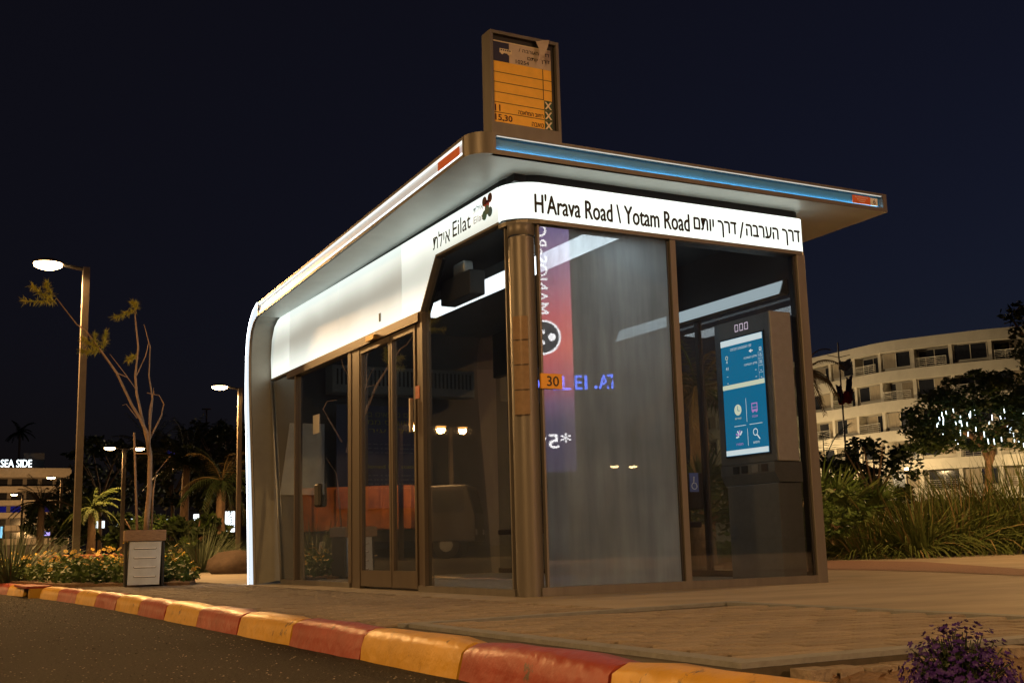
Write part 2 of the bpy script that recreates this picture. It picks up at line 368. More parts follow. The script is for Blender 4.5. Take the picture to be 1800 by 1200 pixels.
# right face
b = MB(); b.box(1.228,1.276,-.03,.04,.055,2.45); b.build('mullion', BR, SH)
b = MB(); b.box(1.210,1.227,-.012,.03,.056,2.44); b.build('gasket', BLK, SH)
b = MB()                                  # end post, wider at its foot
b.grid([[(2.405,-.035,0),(2.50,-.035,0),(2.50,.07,0),(2.405,.07,0)],[(2.405,-.035,2.45),(2.485,-.035,2.45),(2.485,.07,2.45),(2.405,.07,2.45)]], True)
b.build('end_post', BR, SH, bevel=.006)
b = MB(); b.box(2.388,2.404,-.012,.05,.056,2.44); b.build('gasket', BLK, SH)
b = MB(); b.box(.166,1.209,-.004,.006,.056,2.449); b.build('glass_pane', G_FOG, SH)
b = MB(); b.box(1.277,2.387,-.004,.006,.056,2.449); b.build('glass_pane', G_R2, SH)
b = MB(); b.box(1.29,1.305,.02,.06,.056,2.44); b.build('inner_frame', BLK, SH)
# plaque 30
b = MB(); b.box(.135,.295,-.030,-.013,1.335,1.435); pl = b.build('route_plaque', mat('plaque_orange', (.75,.36,.02), .5, 0, .05), SH)
text('lettering', '30', BLACK_T, (.178,-.0305,1.352), (1,0,0), (0,0,1), width=.09, height=.066, parent=pl, bold=.01)
# accessibility sticker
b = MB(); b.box(1.31,1.385,-.012,-.006,.66,.79); st = b.build('blue_sticker', mat('sticker_blue', (.01,.05,.32), .5), SH)
ring = [(1.347+.022*math.cos(a), -.0135, .70+.022*math.sin(a)) for a in [math.radians(t) for t in range(100, 400, 20)]]
b = MB(); b.tube(ring, .003, 4); b.tube([(1.347,-.0135,.765),(1.343,-.0135,.72),(1.362,-.0135,.718),(1.37,-.0135,.69)], .0035, 4); b.build('wheelchair_mark', mat('pale_blue', (.25,.4,.75), .5), st)
# left face: jambs, doors, panes
for y0, y1, z1 in ((1.50,1.545,2.12),(3.06,3.14,2.13),(4.635,4.67,2.13)):
    b = MB(); b.box(-.035,.04,y0,y1,.04,z1); b.build('mullion', BR2, SH)
b = MB(); b.box(-.02,.05,1.546,1.64,.04,2.12); b.build('door_post', DK, SH)
b = MB(); b.box(-.03,.05,2.87,3.055,.0,2.12); b.build('door_post', BR2, SH)
b = MB(); b.box(-.045,.06,1.56,4.9,2.055,2.128); b.build('door_header', DK, SH)
b = MB(); b.box(-.075,-.046,2.42,2.60,2.06,2.10); b.build('door_sensor', mat('brass', (.5,.32,.1), .3, .8), SH)
for y0, y1, nm in ((1.665,2.165,0),(2.18,2.865,1)):
    dl = MB(); dl.box(-.025,.02,y0,y1,.02,.15); dl.box(-.025,.02,y0,y0+.035,.15,2.05); dl.box(-.025,.02,y1-.03,y1,.15,2.05); dl.box(-.025,.02,y0+.035,y1-.03,2.0,2.05)
    do = dl.build('sliding_door', BR2, SH)
    b = MB(); b.box(-.007,.003,y0+.036,y1-.031,.151,1.999); b.build('glass_pane', G_LEFT, do)
    if nm == 0:
        b = MB(); b.box(-.06,-.035,1.69,1.715,1.21,1.47); b.build('pull_handle', mat('handle_steel', (.6,.55,.5), .3, .7), do)
        b = MB(); b.box(-.028,-.0255,1.58,1.66,1.46,1.56); b.build('red_sticker', mat('sticker_red', (.4,.08,.03), .5), do)
for y0, y1, zt in ((.166,1.499,2.5),(3.141,4.634,2.13),):
    b = MB(); b.box(-.006,.004,y0,y1,.046,zt); b.build('glass_pane', G_LEFT, SH)
b = MB(); b.prism([(4.671,.046),(5.12,.046),(5.52,2.13),(4.671,2.13)], -.006, .004, 0); b.build('glass_pane', G_LEFT, SH)
b = MB(); b.tube([(-.02,5.10,.02),(-.02,5.28,.9),(-.02,5.40,1.5),(-.02,5.53,2.13)], .014, 8); b.build('glazing_bead', STEEL, SH, smooth=True)
b = MB(); b.box(-.012,-.0065,3.98,4.16,1.42,1.60); b.build('notice_card', mat('paper_grey', (.3,.3,.3), .6), SH)
b = MB(); b.box(-.05,-.0065,3.88,4.02,.72,.94); b.build('door_button', BLK, SH, bevel=.02)
# back wall
for y0, y1 in ((.05,1.3),(1.34,2.6),(2.64,3.9),(3.94,5.1)):
    b = MB(); b.box(2.47,2.48,y0,y1,.08,2.2); b.build('back_pane', G_BACK, SH)
for y in (.03,1.3,2.6,3.9):
    b = MB(); b.box(2.45,2.5,y,y+.04,.08,2.2); b.build('back_mullion', DK, SH)
b = MB(); b.box(2.44,2.52,.06,5.1,2.2,2.74); b.build('back_beam', DK, SH)
# ceiling and its light channels
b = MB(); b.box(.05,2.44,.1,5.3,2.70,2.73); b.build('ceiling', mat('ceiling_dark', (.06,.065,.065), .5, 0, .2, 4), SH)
LEDM = emat('led_diffuser', (.86,.96,1.0), 3.3)
b = MB(); b.box(.70,1.0,.12,3.5,2.515,2.60); ch = b.build('light_channel', STEEL, SH)
b = MB(); b.box(.705,.995,.14,3.49,2.506,2.514); b.build('diffuser', LEDM, ch)
b = MB(); b.prism([(2.36,2.19),(2.43,2.17),(2.43,2.29),(2.40,2.29)], .12, 2.42, 1); ch = b.build('light_channel', STEEL, SH)
b = MB(); b.prism([(2.345,2.175),(2.352,2.175),(2.394,2.28),(2.387,2.28)], .13, 2.41, 1); b.build('diffuser', emat('led_dim', (.8,.95,1.0), .75), ch)
b = MB(); b.box(.12,.25,.97,1.49,2.17,2.36); op = b.build('door_operator', BLK, SH, bevel=.01)
b = MB(); b.box(.14,.22,1.1,1.30,2.362,2.46); b.build('control_box', STEEL, op, bevel=.015)
# roof
RB, RT = 2.80, 2.945
def rx(y): return -.45 + .18*max(0,min(1,y/5.2))
def rz(y): return -.05*max(0,min(1,y/5.2))
cor = [(-.45+.14-.14*math.cos(a), -.28+.14-.14*math.sin(a)) for a in [math.radians(t) for t in (0,15,30,45,60,75,90)]]
plan = [(rx(5.2),5.2),(rx(2.6),2.6)] + cor + [(3.14,-.28),(3.14,5.2)]
b = MB(); n = len(plan)
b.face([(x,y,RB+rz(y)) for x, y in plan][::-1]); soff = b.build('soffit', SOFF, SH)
b = MB(); b.face([(x,y,RT+rz(y)) for x, y in plan]); b.face([(x+.03 if x < 1 else x-.03, y+.03 if y < 1 else y, RB+.008+rz(y)) for x, y in plan])
b.face([(3.14,-.28,RB),(3.14,5.2,RB-.05),(3.14,5.2,RT-.05),(3.14,-.28,RT)])
roof = b.build('roof', BR, SH)
b = MB()                                  # rounded bronze corner of the fascia
b.grid([[(x,y,RB) for x, y in cor],[(x,y,RT) for x, y in cor]]); b.build('fascia_corner', BR, roof, smooth=True)
def fascia(name, p0, p1, nrm, backm, ledm, lip=.032, top=.018, deep=.05, led2=None, led_h=.006, top_h=.005):
    """a recessed light trough: lips of bronze, a coloured back panel and an LED line lying in its foot"""
    p0, p1, nrm = Vector(p0), Vector(p1), Vector(nrm); e = p1-p0; z = Vector((0,0,1)); hgt = RT-RB
    f = MB(); f.obox(p0, e, -nrm*deep, z*lip); f.obox(p0+z*(hgt-top), e, -nrm*deep, z*top)
    u = e.normalized(); f.obox(p0+z*lip, u*.02, -nrm*deep, z*(hgt-lip-top)); f.obox(p1-u*.02+z*lip, u*.02, -nrm*deep, z*(hgt-lip-top))
    fo = f.build(name, BR, roof)
    f = MB(); f.obox(p0-nrm*(deep*.8)+z*lip, e, -nrm*.01, z*(hgt-lip-top)); f.build('back_panel', backm, fo)
    f = MB(); f.obox(p0+u*.04-nrm*(deep*.5 if deep < .04 else deep*.8-.011)+z*(lip+.001), e-u*.08, -nrm*min(.008,deep*.3), z*led_h); f.build('led_line', ledm, fo)
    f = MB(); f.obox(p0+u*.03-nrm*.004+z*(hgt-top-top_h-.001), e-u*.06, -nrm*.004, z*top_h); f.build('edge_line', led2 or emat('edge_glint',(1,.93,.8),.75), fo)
    return fo
BLUEP = mat('blue_panel', (.045,.21,.37), .45, 0, .12, 5); PALEP = mat('pale_glow_panel', (.5,.55,.58), .4, 0, .08, 5, emit=(.8,.92,1), es=.30)  # pale panel glows by itself: the LED wash is painted into its emission
fr = fascia('front_fascia', (-.31,-.28,RB), (3.12,-.28,RB), (0,-1,0), BLUEP, emat('led_blue', (.50,.83,1.0), 20))
b = MB(); b.box(3.12,3.14,-.28,-.2,RB,RT); b.build('fascia_end', BR, fr)
STO = mat('orange_sticker', (.75,.16,.04), .5, 0, .1); STW = mat('white_sticker', (.8,.8,.78), .5, 0, .05)
b = MB(); b.box(2.80,2.985,-.262,-.2585,RB+.045,RB+.108); sk = b.build('orange_sticker', STO, fr)
b = MB(); b.box(2.986,3.06,-.262,-.2585,RB+.045,RB+.105); s2 = b.build('number_sticker', STW, fr)
text('lettering', '6', BLACK_T, (3.012,-.2625,RB+.055), (1,0,0), (0,0,1), height=.04, parent=s2)
for i, w in enumerate((.13,.09,.06)):
    text('lettering', ['----------','-------','-----'][i], STW, (2.89,-.2625,RB+.092-i*.016), (1,0,0),(0,0,1), width=w, height=.005, parent=sk, align='C')
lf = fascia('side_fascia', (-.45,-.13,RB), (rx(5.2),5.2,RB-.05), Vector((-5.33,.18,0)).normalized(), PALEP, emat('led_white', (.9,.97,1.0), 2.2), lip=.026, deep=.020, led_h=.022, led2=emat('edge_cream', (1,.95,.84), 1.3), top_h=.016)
b = MB(); b.obox((-.448,-.06,RB+.04),(.012,.36,-.003),(.004,0,0),(0,0,.06)); b.build('orange_sticker', STO, lf)
# folded end: the roof bends down into a leaning leg
outer = [(5.2,2.895),(5.36,2.84),(5.50,2.73),(5.58,2.58),(5.615,2.38),(5.615,2.1),(5.60,1.8),(5.54,1.3),(5.47,.65),(5.42,0)]
inner = [(5.2,2.75),(5.32,2.71),(5.41,2.63),(5.455,2.52),(5.475,2.36),(5.465,2.1),(5.435,1.8),(5.36,1.3),(5.27,.65),(5.20,0)]
b = MB()
x0, x1 = -.27, 3.14
b.grid([[(x0,*o),(x1,*o)] for o in outer]); b.grid([[(x1,*o),(x1,*i)] for o, i in zip(outer, inner)])
endw = b.build('end_leg', BR, SH, smooth=False)
b = MB()
b.grid([[(x0+.012,i[0],i[1]),(x0+.14,i[0]+.03,i[1]+.012),(-.02,i[0]+.06,i[1]+.03),(.03,i[0]+.06,i[1]+.03)] for i in inner])
b.build('leg_lining', mat('leg_lining_paint', (.30,.29,.25), .5, .2, .1, 4), endw, smooth=True)
b = MB(); b.grid([[(.031,i[0]+.06,i[1]+.03),(2.45,i[0]+.06,i[1]+.03)] for i in inner]); b.build('inner_lining', mat('inner_lining_shaded', (.06,.06,.058), .5, .1, .2, 3), endw, smooth=True)  # darker copy of the leg lining, interior shade put into its colour
# lit edge of the leg
b = MB(); b.grid([[(x0+.004,o[0]-.012*(o[0]-i[0])/.15,o[1]-.0),(x0+.004,i[0]+.02,i[1]+.0)] for o, i in zip(outer, inner)]); b.build('edge_diffuser', emat('leg_edge_light', (.84,.93,1.0), 1.0), endw, smooth=True)
b = MB(); b.grid([[(x0-.006,o[0]+.004,o[1]),(x0-.006,o[0]-.03,o[1]-.008)] for o in outer]); b.grid([[(x0-.006,o[0]+.004,o[1]),(x0+.02,o[0]+.004,o[1])] for o in outer]); b.build('edge_lamp', emat('leg_edge_lamp', (.9,.97,1.0), 8), endw, smooth=True)
b = MB(); b.grid([[(x0-.004,i[0]+.022,i[1]),(x0-.004,i[0]-.002,i[1]),(x0+.02,i[0]-.002,i[1])] for i in inner]); b.build('edge_lip', BR, endw, smooth=True)
# recess above the sign band
b = MB(); b.box(.0,2.46,.02,5.3,2.745,2.80); b.build('recess', BLK, SH)
# sign band panels
def signmat(name, lo, hi, zc, zh, edge=0.0):
    m = bpy.data.materials.new(name); m.use_nodes = True; n = m.node_tree.nodes; l = m.node_tree.links
    b = n['Principled BSDF']; b.inputs['Base Color'].default_value = (.28,.30,.28,1); b.inputs['Roughness'].default_value = .6
    tc = n.new('ShaderNodeTexCoord'); sp = n.new('ShaderNodeSeparateXYZ'); l.new(tc.outputs['Object'], sp.inputs[0])
    # glow painted into the emission in place of tubes, brighter at head and foot
    a = n.new('ShaderNodeMath'); a.operation = 'SUBTRACT'; a.inputs[1].default_value = zc; l.new(sp.outputs[2], a.inputs[0])
    c = n.new('ShaderNodeMath'); c.operation = 'ABSOLUTE'; l.new(a.outputs[0], c.inputs[0])
    nz = n.new('ShaderNodeTexNoise'); nz.inputs['Scale'].default_value = 1.7; nz.inputs['Detail'].default_value = 2; l.new(tc.outputs['Object'], nz.inputs['Vector'])
    q = n.new('ShaderNodeMath'); q.operation = 'MULTIPLY_ADD'; l.new(nz.outputs[0], q.inputs[0]); q.inputs[1].default_value = zh*.3; l.new(c.outputs[0], q.inputs[2])
    mr = n.new('ShaderNodeMapRange'); mr.interpolation_type = 'SMOOTHSTEP'; mr.inputs[1].default_value = zh*.15; mr.inputs[2].default_value = zh*1.15; mr.inputs[3].default_value = lo; mr.inputs[4].default_value = hi
    l.new(q.outputs[0], mr.inputs[0]); l.new(mr.outputs[0], b.inputs['Emission Strength']); b.inputs['Emission Color'].default_value = (.90,1.0,.93,1)
    return m
SGB = signmat('sign_band_light', 1.25, 1.5, 2.6, .13)
SGL = signmat('sign_box_light', .36, .98, 2.44, .30)
SX = -.032
sg = MB()
arc = [(.285-.285*0,0)]
# front band
b = MB(); b.prism([(.20,-.034),(2.44,-.034),(2.44,-.012),(.20,-.012)], 2.482, 2.738); fb = b.build('front_sign', SGB, SH)
cr = [(SX+.235-.235*math.cos(a)*1.0, .20-.234*math.sin(a)) for a in [math.radians(t) for t in range(0, 91, 10)]]
ci = [(x+.02*math.cos(math.radians(t)), y+.02*math.sin(math.radians(t))) for (x, y), t in zip(cr, range(0, 91, 10))]
b = MB(); b.grid([[(x,y,2.482+.02*(1-i/9)) for i, (x,y) in enumerate(cr)],[(x,y,2.738+.007*(1-i/9)) for i, (x,y) in enumerate(cr)]]); b.build('corner_sign', SGB, SH, smooth=True)
b = MB(); er = [(2.44+.07*math.sin(a), .036-.07*math.cos(a)) for a in [math.radians(t) for t in range(0, 91, 15)]] + [(2.51,.5)]
b.grid([[(x,y,2.482) for x,y in er],[(x,y,2.738) for x,y in er]]); b.build('end_sign', SGB, SH, smooth=True)
# trims under and over the band
def strip(name, pts, z0, z1, m, parent=SH, w=.03):
    b = MB(); ii = [(x+w*.7, y+w*.7) for x, y in pts]
    b.grid([[(x,y,z0) for x,y in pts],[(x,y,z1) for x,y in pts]]); b.grid([[(x,y,z0) for x,y in pts],[(x+(w if x < 1 or y > -.03 else 0)*(1 if x < 2.4 else -1), y+w, z0) for x,y in pts]]); return b.build(name, m, parent, smooth=False)
band = [(x-.004,y-.004) for x,y in cr] + [(2.44,-.038)] + [(x+.004,y-.002) for x,y in er[1:]]
b = MB(); b.grid([[(x,y,2.481) for x,y in band],[(x,y,2.452) for x,y in band]]); 
b.face([(x,y,2.452) for x,y in band] + [(2.44,.5,2.452),(2.44,.1,2.452),(.1,.1,2.452),(.1,.3,2.452)]); b.build('band_trim', BR, SH)
b = MB(); b.grid([[(x*.98+.02,y+.02,2.739) for x,y in band],[(x*.98+.02,y+.02,2.80) for x,y in band]]); b.build('shadow_gap', BLK, SH)
b = MB(); b.box(SX+.02,SX+.03,.2,5.5,2.74,2.80); b.build('shadow_gap', BLK, SH)
# side sign box, four panels with the cut away foot
ytop = 2.748
def sidepanel(poly):
    b = MB(); b.prism(poly, SX, SX+.02, 0); return b.build('side_sign', SGL, SH)
P0 = sidepanel([(.203,2.503),(1.235,2.512),(1.535,2.135),(1.895,2.135),(1.895,ytop),(.203,ytop)])
P0.data.materials[0] = signmat('sign_near_light', .62, 1.2, 2.42, .30)
sidepanel([(1.901,2.135),(3.377,2.135),(3.377,ytop),(1.901,ytop)])
sidepanel([(3.383,2.135),(4.857,2.135),(4.857,ytop),(3.383,ytop)])
sidepanel([(4.863,2.135),(5.47,2.135),(5.50,2.35),(5.47,2.55),(5.38,2.68),(5.26,2.735),(5.18,ytop),(4.863,ytop)]).data.materials[0] = signmat('sign_far_light', .52, 1.15, 2.46, .30)
b = MB(); b.grid([[(SX-.004,y,z),(SX-.004,y,z-.018),(SX+.06,y,z-.018)] for y, z in ((.19,2.50),(1.23,2.51),(1.53,2.133),(5.49,2.133))]); b.build('box_trim', BR, SH)
b = MB(); b.prism([(1.25,2.49),(1.55,2.115),(1.70,2.115),(1.70,2.3),(1.4,2.6)], SX+.025, .06, 0); b.build('box_cheek', BLK, SH)
b = MB(); b.box(SX+.022,.05,1.55,5.4,2.13,2.74); b.build('sign_backing', BLK, SH)
# lettering of the band
zb = 2.535
def bandtext(s, xa, xb, h, dz=0, **k):
    text('lettering', s, BLACK_T, (xa,-.0365,zb+dz), (1,0,0), (0,0,1), width=xb-xa, height=h, parent=fb, **k)
px2x = lambda px: onplane(px, 370, 1, -.035).x
def bt(s, pa, pb_, h, dz=0, **k): bandtext(s, px2x(pa), px2x(pb_), h, dz, **k)
bt("H'Arava Road \\ Yotam Road", 940, 1210, .135, -.012, bold=.028)
bt(H('דרך יותם'), 1218, 1292, .125, -.022, bold=.028)
bt('/', 1297, 1305, .125, -.012, bold=.02)
bt(H('דרך הערבה'), 1309, 1402, .125, -.022, bold=.028)
sy = lambda px, py: onplane(px, py, 0, SX)
GT = mat('olive_lettering', (.03,.035,.02), .6, 0, 0)
text('lettering', 'Eilat', GT, (SX,.925,2.57), (0,-1,0), (0,0,1), width=.30, height=.115, parent=P0, bold=.012)
text('lettering', H('אילת'), GT, (SX,1.275,2.555), (0,-1,0), (0,0,1), width=.30, height=.12, parent=P0, bold=.012)
GL = mat('pale_lettering', (.45,.45,.6), .6, 0, 0)
text('lettering', H('אילת'), GL, (SX,.575,2.655), (0,-1,0), (0,0,1), width=.15, height=.05, parent=P0)
text('lettering', 'Eilat', GL, (SX,.575,2.58), (0,-1,0), (0,0,1), width=.15, height=.05, parent=P0)
lg = [((.40,2.70),(.85,.25,.03)),((.315,2.705),(.8,.2,.03)),((.36,2.665),(.6,.03,.03)),((.40,2.60),(.05,.2,.25)),((.315,2.605),(.05,.16,.3)),((.36,2.63),(.1,.2,.22))]
for i, ((yy,zz), cc) in enumerate(lg):
    b = MB(); b.face([(SX-.003-.0004*i, yy+.036*math.cos(a), zz+.036*math.sin(a)) for a in [2*math.pi*k/12 for k in range(12)]]); b.build('emblem_petal', mat('petal_%d' % i, cc, .5, 0, 0), P0)
b = MB(); b.box(SX-.004,SX-.001,2.35,2.39,2.20,2.27); b.build('tape_patch', mat('grey_tape', (.2,.2,.16), .7), SH)

# ------------------------------------------------------------------ things inside the shelter
KG = mat('kiosk_grey', (.17,.178,.19), .42, .3, .1, 20)
K = empty('information_kiosk', (2.12,.33,.03), label='tall grey information kiosk with a glowing blue screen behind the glass', cat='kiosk')
def kb(name, x0,x1,y0,y1,z0,z1,m=KG,parent=K,bevel=.006):
    b = MB(); b.box(x0,x1,y0,y1,z0,z1); return b.build(name, m, parent, bevel=bevel)
kb('pedestal', .02,.24,-.30,.29,0,.70)
b = MB(); b.prism([(-.02,.775),(.02,.703),(.24,.703),(.24,.852),(-.02,.852)], -.32, .31, 1); ctl = b.build('control_shelf', KG, K)
hd = kb('screen_housing', 0,.20,-.345,.325,.855,1.97)
for ya, za, mm in ((.12,.80,BLK),(.02,.80,BLK),(-.10,.80,STEEL),(-.21,.80,DK)):
    b = MB(); b.box(-.026,-.018,ya-.035,ya+.035,za-.015,za+.04); b.build('reader', mm, ctl)
b = MB(); b.box(-.012,-.002,-.27,.245,.915,1.835); b.build('screen_bezel', BLK, hd)
SCR = emat('screen_blue', (.012,.24,.45), .95); SWH = emat('screen_white', (.9,1,1), 1.25); SYE = emat('screen_cream', (.95,1,.72), 1.1); SPK = emat('screen_pink', (.75,.35,.85), 1.0)
b = MB(); b.box(-.016,-.0125,-.262,.232,.925,1.825); sc = b.build('screen', SCR, hd)
def scr(name, ya, yb, za, zb_, m=SWH):    # screen print, y runs from far (left in view) to near
    b = MB(); b.face([(-.0175,ya,za),(-.0175,yb,za),(-.0175,yb,zb_),(-.0175,ya,zb_)]); return b.build(name, m, sc)
scr('header_bar', .232,-.262,1.775,1.822); scr('middle_bar', .232,-.262,1.437,1.472, SYE); scr('footer_bar', .232,-.262,.928,.968)
def st_(s, y, z, h, m=SWH, w=None, al='L'): text('lettering', s, m, (-.0175,y,z), (0,-1,0), (0,0,1), height=h, width=w, parent=sc, align=al, depth=.0008)
st_(H('זמני האוטובוסים הקרובים'), -.01, 1.725, .026, SWH, .25, 'C')
for i, (nn, mn) in enumerate((('15','4'),('30','41'),('-','-'),('-','-'))):
    z = 1.64-i*.052
    st_(nn, -.232, z, .026 if i < 2 else .004, SWH, .03 if i < 2 else .016, 'C'); st_(mn, .165, z, .026 if i < 2 else .004, SWH, None if i < 2 else .016, 'C')
    if i < 2: st_(H('מלון הנסיכה'), -.19, z, .024, SWH, .15, 'R')
    else: st_('-', -.18, z+.01, .004, SWH, .016, 'R')
    for y0,y1,z0,z1 in ((-.205,-.2065,z-.01,z+.036),(-.2565,-.258,z-.01,z+.036),(-.205,-.258,z+.036,z+.0375),(-.205,-.258,z-.0115,z-.01)): scr('cell_line', y0,y1,z0,z1)
def disc(name, y, z, r, m, ring=0):
    b = MB(); aa = [2*math.pi*k/20 for k in range(20)]
    if ring: b.grid([[(-.0178,y+r*math.cos(a),z+r*math.sin(a)) for a in aa],[(-.0178,y+(r-ring)*math.cos(a),z+(r-ring)*math.sin(a)) for a in aa]], True)
    else: b.face([(-.0178,y+r*math.cos(a),z+r*math.sin(a)) for a in aa])
    return b.build(name, m, sc)
disc('clock_icon', .165, 1.685, .016, SYE, .005)
b = MB(); b.face([(-.0178,-.10,1.70),(-.0178,-.13,1.715),(-.0178,-.13,1.685)]); b.build('arrow_icon', SWH, sc); scr('arrow_icon', -.125,-.15,1.696,1.704)
disc('clock_icon', .065, 1.27, .042, SYE); 
b = MB(); b.tube([(-.019,.065,1.30),(-.019,.065,1.265),(-.019,.045,1.262)], .003, 4); b.build('clock_hand', SCR, sc)
def bus_icon(y, z, s_, m, parent):
    b = MB()
    for a0,a1,c0,c1 in ((-1,1,-.9,-.45),(-1,1,.75,1),(-1,-.75,-.45,.75),(.75,1,-.45,.75),(-1,1,-.05,.1),(-.8,-.4,-1.15,-.9),(.4,.8,-1.15,-.9)):
        b.face([(-.0179,y-a0*s_,z+c0*s_),(-.0179,y-a1*s_,z+c0*s_),(-.0179,y-a1*s_,z+c1*s_),(-.0179,y-a0*s_,z+c1*s_)])
    b.build('bus_icon', m, parent)
bus_icon(-.13, 1.27, .034, SPK, sc); bus_icon(-.235, 1.70, .013, SWH, sc)
st_(H('קווים'), .065, 1.195, .016, SYE, .075, 'C'); st_(H('אוטובוס'), -.13, 1.195, .016, SPK, .065, 'C'); st_(H('מפה'), .065, 1.0, .016, SPK, .08, 'C'); st_(H('חיפוש'), -.13, 1.0, .016, SWH, .07, 'C')
scr('divider', -.032,-.036,1.17,1.35); scr('divider', -.032,-.036,.99,1.12); scr('divider', .12,-.02,1.145,1.149); scr('divider', -.06,-.21,1.145,1.149)
disc('search_icon', -.125, 1.085, .028, SWH, .007); b = MB(); b.tube([(-.018,-.143,1.062),(-.018,-.172,1.03)], .005, 4); b.build('search_icon', SWH, sc)
for a in range(5):
    b = MB(); aa = math.radians(200-a*38); b.tube([(-.018,.06-.01*math.cos(aa),1.07+.01*math.sin(aa)),(-.018,.06-.042*math.cos(aa),1.075+.04*math.sin(aa))], .006, 4); b.build('petal_icon', SPK if a % 2 else SWH, sc)
for i in range(3):
    b = MB(); y0 = .065-.058*i
    for q in ((y0,y0-.04,1.875,1.88),(y0,y0-.04,1.925,1.93),(y0,y0-.005,1.88,1.925),(y0-.035,y0-.04,1.88,1.925)): b.face([(-.0035,q[0],q[2]),(-.0035,q[1],q[2]),(-.0035,q[1],q[3]),(-.0035,q[0],q[3])])
    b.build('display_digit', emat('digit_pink', (1,.8,.95), 1.3), hd)
# bench
be = empty('waiting_bench', (2.1,2.6,.03), label='long dark bench along the back glass inside the shelter', cat='bench')
b = MB(); b.box(-.22,.22,-1.4,1.4,.40,.45); b.build('seat', DK, be, bevel=.01)
b = MB(); b.box(.22,.25,-1.4,1.4,.55,.85); b.build('backrest', DK, be, bevel=.01)
for yy in (-1.2,0,1.2):
    b = MB(); b.box(-.15,.15,yy-.03,yy+.03,0,.4); b.build('leg', DK, be)
    b = MB(); b.box(.2,.24,yy-.02,yy+.02,.4,.6); b.build('back_support', DK, be)
# air conditioner and poster on the inner end wall
ac = empty('air_conditioner', (1.15,5.22,1.98), label='long pale air conditioner with a slotted grille high on the end wall', cat='air conditioner')
b = MB(); b.box(-.6,1.1,-.02,.2,0,.30); b.build('housing', mat('ac_white', (.24,.26,.26), .4), ac, bevel=.01)
for i in range(34):
    b = MB(); x = -.55+i*.048; b.box(x,x+.018,-.03,-.021,.09,.26); b.build('grille_slot', BLK, ac)
po = empty('poster', (1.15,5.20,.75), label='dark blue poster with pale green lettering on the inner end wall', cat='poster')
b = MB(); b.box(-.55,.55,0,.02,0,1.1); b.build('board', mat('poster_blue', (.012,.022,.10), .4, 0, .3, 3), po)
PG = mat('poster_green', (.22,.24,.03), .6, 0, 0); PW = mat('poster_pale', (.15,.18,.25), .6, 0, 0)
for i, (s_, h, m_, w) in enumerate(((H('הנכם נמצאים בתחנת'),.05,PG,.85),(H('אוטובוס ממוזגת'),.05,PG,.8),(H('אילת עיריית'),.05,PG,.7),('conditioned bus station',.04,PG,.85))):
    text('lettering', s_, m_, (0,-.003,.98-i*.085 - (.30 if i == 3 else 0)), (1,0,0), (0,0,1), height=h, width=w, parent=po, align='C')
for i in range(7):
    text('lettering', '- -- --- -- - --- -- ---- --', PW, (0,-.003,(.68 if i < 3 else .48)-i*.045), (1,0,0), (0,0,1), height=.008, width=.75-.05*(i % 3), parent=po, align='C')
b = MB(); b.prism([(.02,.9),(.5,.9),(.5,1.65),(.12,1.65)], 5.30, 5.31, 1); wp = b.build('white_panel', mat('white_gloss', (.65,.68,.68), .3), None); tag(wp, 'pale slanted panel on the inner end wall by the left pane', 'board')  # plain white polygon with one slanted side, set against the end wall

# ------------------------------------------------------------------ stop flag on the roof
FS = empty('bus_stop_sign', (-.285,-.24,RT), label='bronze framed bus stop sign with yellow route rows on the roof', cat='sign')
fw, fh = .525, .735
b = MB(); b.box(0,fw,.02,.14,0,.10); b.box(0,.022,.02,.14,.10,fh); b.box(fw-.022,fw,.02,.14,.10,fh); b.box(.022,fw-.022,.02,.14,fh-.022,fh); b.build('frame', BR, FS)
b = MB(); b.box(.022,fw-.022,.05,.10,.10,fh-.022); b.build('backing', BLK, FS)
def fp(name, u0,u1,v0,v1,m,dy=.03,parent=FS):
    b = MB(); b.box(u0*fw,u1*fw,dy,dy+.004,fh*(1-v1),fh*(1-v0)); return b.build(name, m, parent)
YEL = mat('sign_yellow', (.88,.50,.05), .5, 0, .07, 14); NAVY = mat('sign_navy', (.01,.012,.06), .5); PAP = mat('sign_paper', (.55,.47,.42), .6, 0, .15, 8); GRN = mat('sign_green', (.01,.06,.03), .5); CRM = mat('sign_cream', (.75,.66,.5), .6)
body = fp('yellow_panel', .045,.885,.285,.865,YEL)
fp('bus_panel', .045,.275,.10,.284,NAVY); hp = fp('name_panel', .28,.885,.10,.284,PAP); fp('top_edge', .045,.885,.088,.098,CRM)
for v in (.385,.48,.575,.67,.765): fp('row_line', .045,.885 if v < .5 else .765,v,v+.006,BLACK_T,.0295)
fp('column_line', .757,.767,.285,.58,BLACK_T,.0294)
for i in range(3):
    cell = fp('cross_cell', .768,.885,.583+i*.095,.583+i*.095+.093,GRN,.0290)
    for sgn in (-1,1):
        b = MB(); cx_, cz_ = .8265*fw, fh*(1-(.63+i*.095)); dx = .021
        for t in (-1,1):
            b.face([(cx_-dx*sgn-.007,.0285-.0003*sgn,cz_-.026),(cx_-dx*sgn+.007,.0285-.0003*sgn,cz_-.026),(cx_+dx*sgn+.007,.0285-.0003*sgn,cz_+.026),(cx_+dx*sgn-.007,.0285-.0003*sgn,cz_+.026)]); break
        b.build('cross_mark', CRM, cell)
def ft(s_, u, v, h, m=BLACK_T, w=None, al='L', bold=.0): text('lettering', s_, m, (u*fw,.0285,fh*(1-v)), (1,0,0), (0,0,1), height=h, width=w, parent=body, align=al, bold=bold, depth=.0005)
RED = mat('maroon_lettering', (.05,.008,.012), .6, 0, 0)
ft('11', .06, .755, .042, RED, None, 'L', .03); ft('15,30', .06, .85, .046, RED, .125, 'L', .03)
